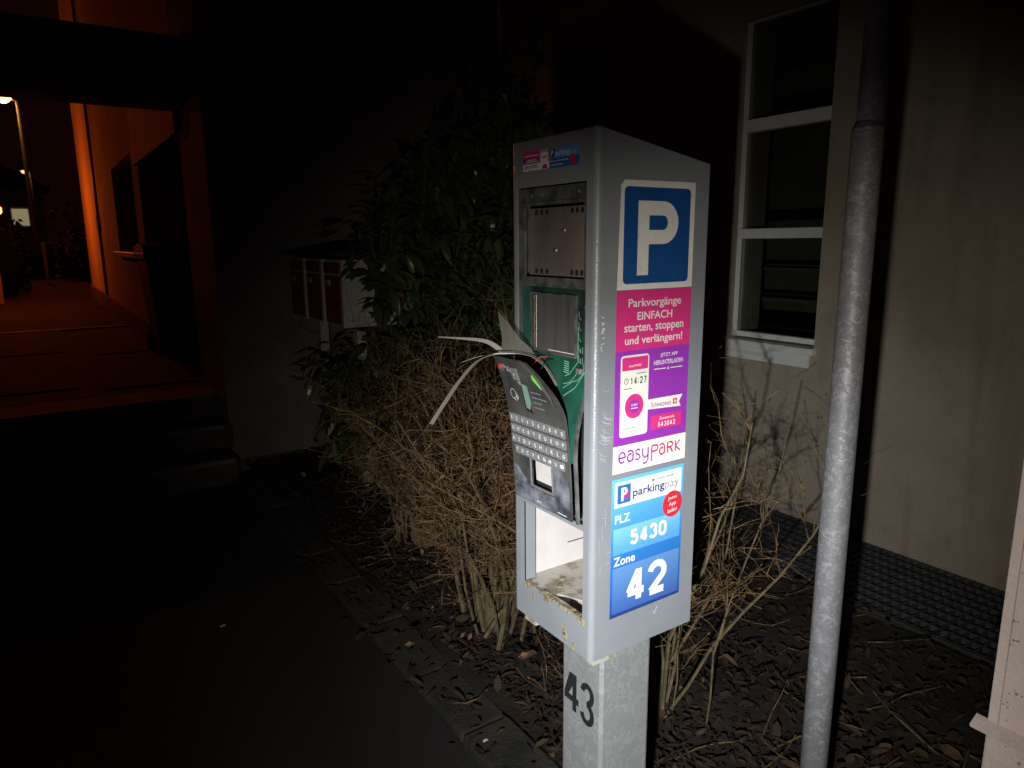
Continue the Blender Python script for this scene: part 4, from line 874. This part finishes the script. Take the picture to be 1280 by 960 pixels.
# ------------------------------------------------------------------ mailboxes
MX0, MX1, MY, MZ0, MZ1 = 1.54, 1.86, 4.10, 1.10, 1.505
grp = None
labs = ('dark red mailbox at the near end of the row, its pale side showing', 'dark red mailbox in the middle of the row of three', 'dark red mailbox at the far end of the row by the dark wall')
for k in range(3):
    y0 = MY + k * .355; y1 = y0 + .345
    t = thing('mailbox', (1.7, y0, MZ0), labs[k], 'mailbox', 'mailboxes in a row on posts')
    box('body', (MX0, y0, MZ0), (MX1, y1, MZ1), M['mailgrey'], t)
    d = box('door', (MX0 - .012, y0 + .045, MZ0 + .01), (MX0 - .001, y1 - .004, MZ1 - .10), M['mailred'], t, bev=.003)
    box('flap', (MX0 - .014, y0 + .045, MZ1 - .085), (MX0 - .001, y1 - .004, MZ1 - .02), M['mailred'], t, bev=.003)
    box('name_plate', (MX0 - .0165, y0 + .23, MZ1 - .16), (MX0 - .0125, y0 + .30, MZ1 - .125), M['mailgrey'], d)
    box('side_post', (MX0 - .02, y0 + .003, MZ0 - .0), (MX0 - .001, y0 + .04, MZ1), M['mailgrey'], t)
rk = thing('mailbox_stand', (1.7, 4.6, 0), 'dark roof board and posts carrying the row of red mailboxes', 'stand')
box('roof_board', (MX0 - .07, MY - .04, MZ1 + .02), (MX1 + .06, MY + 1.08, MZ1 + .045), M['wood_dark'], rk, bev=.004)
box('rail', (MX0 + .1, MY - .02, MZ0 - .03), (MX1 - .05, MY + 1.06, MZ0 - .001), M['wood_dark'], rk)
for y in (MY + .16, MY + .86): box('leg', (MX0 + .12, y, -.02), (MX0 + .18, y + .06, MZ0 - .03), M['mailgrey'], rk)
for y in (MY + .2, MY + .9): box('roof_bracket', (MX0 + .12, y, MZ1 + .0), (MX0 + .18, y + .03, MZ1 + .02), M['wood_dark'], rk)

# ------------------------------------------------------------------ hedge bushes (dry, leafless)
def wander(p, d, ln, segs, rnd, curl, up):
    pts = [p.copy()]; q = p.copy(); dd = d.normalized()
    for i in range(segs):
        dd = (dd + Vector((rnd.gauss(0, curl), rnd.gauss(0, curl), rnd.gauss(0, curl * .7) + up))).normalized(); q = q + dd * ln / segs; pts.append(q.copy())
    return pts, dd
def bush(cx, cy, h, rx, ry, seed, label, stems, nb, ntw, base_r=.10, rs=(.004, .013), lean=(0, 0), curl=.15, ymin=-9, trunk=.05, caught=420):
    rnd = random.Random(seed); t = thing('hedge_bush', (cx, cy, 0), label, 'bush', 'leafless hedge bushes in the planting bed')
    A = MB(); B = MB(); Cc = MB()
    MB().tube([(cx, cy, -.02), (cx + .012, cy - .01, .05), (cx - .008, cy + .01, .12), (cx + .01, cy + .03, .22)], [trunk * 1.2, trunk, trunk * .8, trunk * .45], 9).build('trunk', M['stem'], t, smooth=True)
    for s in range(stems):
        th = rnd.uniform(0, 6.283); rr = abs(rnd.gauss(0, base_r)); p = Vector((cx + rr * math.cos(th), cy + rr * 1.2 * math.sin(th), rnd.uniform(0, .08)))
        d = Vector((math.cos(th) * rx * rnd.uniform(.1, .9) * (.45 if math.cos(th) < 0 else 1) + lean[0], math.sin(th) * ry * rnd.uniform(.1, .9) + lean[1], h)); ln = h * rnd.uniform(.65, 1.05)
        pts, dd = wander(p, d, ln, 7, rnd, curl, .03); r0 = rnd.uniform(*rs)
        if min(q.y for q in pts) < ymin: continue
        A.tube(pts, taper(pts, r0, .0022), 5, cap=False)
        for b in range(nb):
            k = rnd.randint(2, 6); o_ = pts[k].lerp(pts[k + 1] if k < 7 else pts[k], rnd.random()); bd = (dd * .5 + Vector((rnd.gauss(0, .7), rnd.gauss(0, .7), rnd.gauss(.25, .5)))); bl = rnd.uniform(.12, .38) * h
            bp, bdd = wander(o_, bd, bl, 5, rnd, .2, .03)
            if min(q.y for q in bp) < ymin: continue
            B.tube(bp, taper(bp, rnd.uniform(.0013, .0034), .0008), 4, cap=False)
            for w_ in range(ntw):
                k2 = rnd.randint(1, 5); wd = (bdd * .4 + Vector((rnd.gauss(0, .8), rnd.gauss(0, .8), rnd.gauss(.2, .7)))); wl = rnd.uniform(.04, .15)
                wp, _ = wander(bp[k2], wd, wl, 3, rnd, .25, .02); (B if rnd.random() < .6 else Cc).tube(wp, taper(wp, .0013, .0006), 3, cap=False)
                if rnd.random() < .7:       # bud
                    q = wp[-1]; s_ = rnd.uniform(.002, .0045); e = (wp[-1] - wp[-2]).normalized() * s_ * 1.6
                    Cc.tube([q - e * .3, q + e * .4, q + e * 1.4], [s_ * .5, s_ * .7, s_ * .1], 4)
    Lf = MB()
    for k in range(caught):      # dead leaves and buds caught between the twigs
        q = Vector((rnd.gauss(cx, rx * .55), rnd.gauss(cy, ry * .6), rnd.uniform(.1, h * .95)))
        if q.y < ymin: continue
        a = Vector((rnd.gauss(0, 1), rnd.gauss(0, 1), rnd.gauss(0, 1))).normalized(); b = a.orthogonal().normalized(); c = a.cross(b); s_ = rnd.uniform(.006, .02)
        Lf.quad(q - a * s_, q + b * s_ * .5 + c * s_ * .2, q + a * s_, q - b * s_ * .5 + c * s_ * .2)
    o = Lf.build('caught_leaves', M['caught'], t); o['kind'] = 'stuff'
    A.build('stems', M['stem'], t); o = B.build('twigs', M['twig'], t); o['kind'] = 'stuff'; o = Cc.build('fine_twigs', M['twig_red'], t); o['kind'] = 'stuff'
    return t
bush(1.41, 2.26, 1.12, .34, .62, 1, 'dense leafless hedge bush with thick olive trunk just behind the parking meter', 34, 14, 10)
bush(1.54, 3.18, .98, .34, .48, 2, 'leafless hedge bush between the mailboxes and the thick-trunked bush', 30, 13, 8)
bush(1.80, 3.95, .80, .3, .4, 3, 'leafless hedge bush in front of the mailboxes', 20, 9, 6)
bush(1.58, 1.52, 1.10, .13, .16, 4, 'sparse thorny hedge bush between the parking meter and the steel pole', 15, 8, 6, base_r=.09, lean=(.03, .03), rs=(.003, .009), curl=.17, ymin=1.12, trunk=.02, caught=60)
# long bare canes of the sparse bush that throw shadows on the wall
rnd = random.Random(9); cn = thing('bramble', (1.95, 1.75, 0), 'thin arching bramble canes against the cream wall below the window', 'bramble')
for k in range(20):
    p = Vector((1.9 + rnd.gauss(0, .12), 1.78 + rnd.gauss(0, .1), .0)); d = Vector((rnd.uniform(-.1, .5), rnd.uniform(-.4, .15), rnd.uniform(.7, 1.3)))
    pts, _ = wander(p, d, rnd.uniform(.7, 1.25), 8, rnd, .09, -.015); m = MB()
    if min(q.y for q in pts) < 1.25: continue; m.tube(pts, taper(pts, .0035, .001), 4, cap=False)
    for j in range(2, 9):
        if rnd.random() < .75:
            wp, _ = wander(pts[j], Vector((rnd.gauss(0, 1), rnd.gauss(0, 1), rnd.gauss(.2, .6))), rnd.uniform(.05, .2), 3, rnd, .2, 0); m.tube(wp, taper(wp, .0016, .0007), 3, cap=False)
    m.build('cane', M['twig'], cn)

# ------------------------------------------------------------------ laurel shrub: every leaf its own piece
lau = thing('laurel_shrub', (2.3, 4.1, 0), 'tall evergreen laurel shrub with big glossy leaves beside the mailboxes', 'shrub')
def leaf_mesh(name, mm, ln=.13, wd=.046, curl=.2):
    V = []; F = []; n = 6
    for i in range(n + 1):
        t = i / n; ww = wd * math.sin(math.pi * min(1, t * .96 + .02)) ** .8 * .5 + .0005; z = -curl * ln * t * t
        V += [(ln * t, -ww, z + ww * .35), (ln * t, 0, z), (ln * t, ww, z + ww * .35)]
    for i in range(n):
        for j in range(2): a = i * 3 + j; F.append((a, a + 1, a + 4, a + 3))
    me = bpy.data.meshes.new(name); me.from_pydata(V, [], F); me.materials.append(mm)
    for p in me.polygons: p.use_smooth = True
    return me
LM = [leaf_mesh('leaf', M['leaf'], .13, .05, .15), leaf_mesh('leaf', M['leaf_dark'], .12, .044, .4), leaf_mesh('leaf', M['leaf'], .10, .04, .3), leaf_mesh('leaf', M['leaf_dark'], .14, .05, .6), leaf_mesh('leaf', M['painted_sodium_orange'], .10, .035, .5)]  # last mesh: orange lamp glints painted as leaf colour
rnd = random.Random(17); tips = []
m = MB()
lobes = [(1.75, 4.0, 1.35, 13), (1.95, 4.1, 1.75, 15), (2.15, 4.1, 1.55, 14), (2.35, 4.2, 2.0, 15), (2.45, 4.15, 2.45, 14), (2.55, 4.1, 1.5, 13), (2.75, 4.15, 2.2, 13), (2.4, 3.9, 1.1, 12), (1.45, 4.0, .75, 9), (1.55, 3.95, .48, 6), (3.0, 4.2, 2.55, 9), (2.65, 4.2, 2.7, 9), (2.0, 3.9, 1.2, 12), (2.1, 4.0, 2.15, 13), (2.3, 3.95, 2.7, 11), (2.6, 3.95, 1.9, 14), (2.9, 4.0, 2.35, 11), (2.2, 3.85, 1.7, 13), (2.45, 3.8, 1.45, 13), (1.4, 4.0, .62, 9), (1.62, 3.95, 1.0, 10), (1.85, 3.9, 1.5, 12), (2.75, 3.9, 2.85, 9), (2.6, 3.8, 1.2, 11), (1.3, 4.05, .95, 7), (1.78, 3.85, 1.95, 12), (1.98, 3.8, 2.3, 12), (2.2, 3.9, 2.85, 10), (1.78, 3.82, 1.28, 11), (1.62, 3.9, 1.7, 8), (2.45, 4.0, 2.95, 9)]
for (x, y, z, nb) in lobes:
    base = Vector((2.3 + (x - 2.3) * .25, 4.15, .05)); mid = Vector((2.3 + (x - 2.3) * .7, 4.15, z * .6)); end = Vector((x, y, z))
    pts = [base, base.lerp(mid, .5) + Vector((0, 0, .05)), mid, mid.lerp(end, .5) + Vector((rnd.gauss(0, .04), 0, .03)), end]; m.tube(pts, taper(pts, .018, .006), 6, cap=False)
    for k in range(nb):
        d = Vector((rnd.gauss(0, 1), rnd.gauss(-.2, .8), rnd.gauss(.2, .7))).normalized(); p0 = mid.lerp(end, rnd.uniform(.3, 1)); p1 = p0 + d * rnd.uniform(.12, .32); pm_ = p0.lerp(p1, .5) + Vector((0, 0, .02))
        m.tube([p0, pm_, p1], [.004, .003, .0015], 4, cap=False); tips.append((pm_, d)); tips.append((p1, d)); tips.append((p0.lerp(p1, .8), d))
m.build('branches', M['bark'], lau)
lv = []
for (p, d) in tips:
    for k in range(2 if rnd.random() < .8 else 3):
        dv = (d * .6 + Vector((rnd.gauss(0, .7), rnd.gauss(0, .7), rnd.gauss(-.25, .5)))).normalized(); lv.append((p + Vector((rnd.gauss(0, .01),) * 3), dv, rnd.uniform(.75, 1.2), rnd.uniform(-.8, .8), rnd.randrange(len(LM) - 1) if rnd.random() > .03 else 4))
rnd.shuffle(lv); lv.sort(key=lambda q: q[0].y)
def leaf_matrix(p, dv, s, roll):
    x = dv; y = Vector((0, 0, 1)).cross(x); y = y.normalized() if y.length > 1e-3 else Vector((0, 1, 0)); z = x.cross(y)
    return Matrix.Translation(p) @ Matrix((x, y, z)).transposed().to_4x4() @ Matrix.Rotation(roll, 4, 'X') @ Matrix.Scale(s, 4)
off = worldloc(lau)
for (p, dv, s, ro, k) in lv[:298]:
    o = bpy.data.objects.new('leaf', LM[k]); col.objects.link(o); o.parent = lau; o.matrix_local = Matrix.Translation(-off) @ leaf_matrix(p, dv, s, ro)
V = []; F = []
for (p, dv, s, ro, k) in lv[298:]:
    mtx = leaf_matrix(p, dv, s, ro); b = len(V); V += [tuple(mtx @ v.co) for v in LM[k].vertices]; F += [tuple(b + i for i in q.vertices) for q in LM[k].polygons]
if V: o = obj('foliage', V, F, M['leaf_dark'], lau); o['kind'] = 'stuff'

# ------------------------------------------------------------------ leaf litter, scraps
rnd = random.Random(40); V = []; F = []
for k in range(13000):
    y = rnd.uniform(-.6, 5.2); x = 1.19 + abs(rnd.gauss(0, .75)) if rnd.random() < .8 else rnd.uniform(1.17, 2.75)
    if x > 2.78: continue
    if rnd.random() < .025: x = rnd.uniform(.9, 1.17)
    z = .035 + rnd.uniform(0, .03); a = rnd.uniform(0, 6.283); s = rnd.uniform(.007, .027); wq = s * rnd.uniform(.35, .6); tx, ty = rnd.gauss(0, .35), rnd.gauss(0, .35); c_ = rnd.uniform(-1.6, 2.0)
    ca, sa = math.cos(a), math.sin(a); b = len(V)
    for (u, v, q) in ((-1, 0, 0), (-.4, -.8, .15), (.45, -.75, .2), (1, 0, .1), (.45, .75, .2), (-.4, .8, .15), (0, 0, -.05)):
        lx, ly = u * s, v * wq; V.append((x + lx * ca - ly * sa, y + lx * sa + ly * ca, z + lx * tx + ly * ty + q * c_ * s + .004))
    F += [(b + i, b + (i + 1) % 6, b + 6) for i in range(6)]
obj('leaf_litter', V, F, M['litter'], kind='stuff', label='brown dead leaves covering the planting bed', cat='leaves')
rnd = random.Random(43); V = []; F = []
for k in range(520):
    y = rnd.uniform(-.4, 5.0); x = 1.17 + abs(rnd.gauss(0, .7))
    if rnd.random() < .06: x = rnd.uniform(.95, 1.17)
    if x > 2.75: continue
    z = .068 + rnd.uniform(0, .012) - (.02 if x < 1.17 else 0); a = rnd.uniform(0, 6.283); s_ = rnd.uniform(.012, .036); wq = s_ * rnd.uniform(.35, .6); tx, ty = rnd.gauss(0, .3), rnd.gauss(0, .3); c_ = rnd.uniform(-1, 1.8); ca, sa = math.cos(a), math.sin(a); b = len(V)
    for (u, v, q) in ((-1, 0, 0), (-.4, -.8, .15), (.45, -.75, .2), (1, 0, .1), (.45, .75, .2), (-.4, .8, .15), (0, 0, -.05)):
        lx, ly = u * s_, v * wq; V.append((x + lx * ca - ly * sa, y + lx * sa + ly * ca, z + lx * tx + ly * ty + q * c_ * s_))
    F += [(b + i, b + (i + 1) % 6, b + 6) for i in range(6)]
obj('pale_leaf_litter', V, F, mat('tan_dead_leaf', (0.075, 0.043, 0.021), .9, c2=(0.025, 0.014, 0.007), vscale=14), kind='stuff', label='lighter tan dead leaves scattered over the planting bed', cat='leaves')
rnd = random.Random(41); m = MB()
for k in range(130):
    p = Vector((rnd.uniform(1.15, 2.7), rnd.uniform(-.2, 4.5), .06)); pts, _ = wander(p, Vector((rnd.gauss(0, 1), rnd.gauss(0, 1), .05)), rnd.uniform(.08, .35), 4, rnd, .2, 0); m.tube(pts, taper(pts, .003, .0012), 4)
m.build('fallen_twigs', M['twig'], kind='stuff', label='thin dry twigs lying on the planting bed', cat='twigs')
for (x, y, s, lab) in ((.50, 3.0, .012, 'tiny pale scrap lying on the dark pavement by the steps'), (1.03, 1.72, .010, 'tiny pale paper scrap lying on the kerb stones')):
    MB().prism([(x - s, y - s * .5), (x + s, y - s * .3), (x + s * .6, y + s * .5), (x - s * .7, y + s * .4)], .001 if x < .9 else .035, .004 if x < .9 else .039, lambda a, b, h: (a, b, h)).build('paper_scrap', M['white'], label=lab, cat='litter')
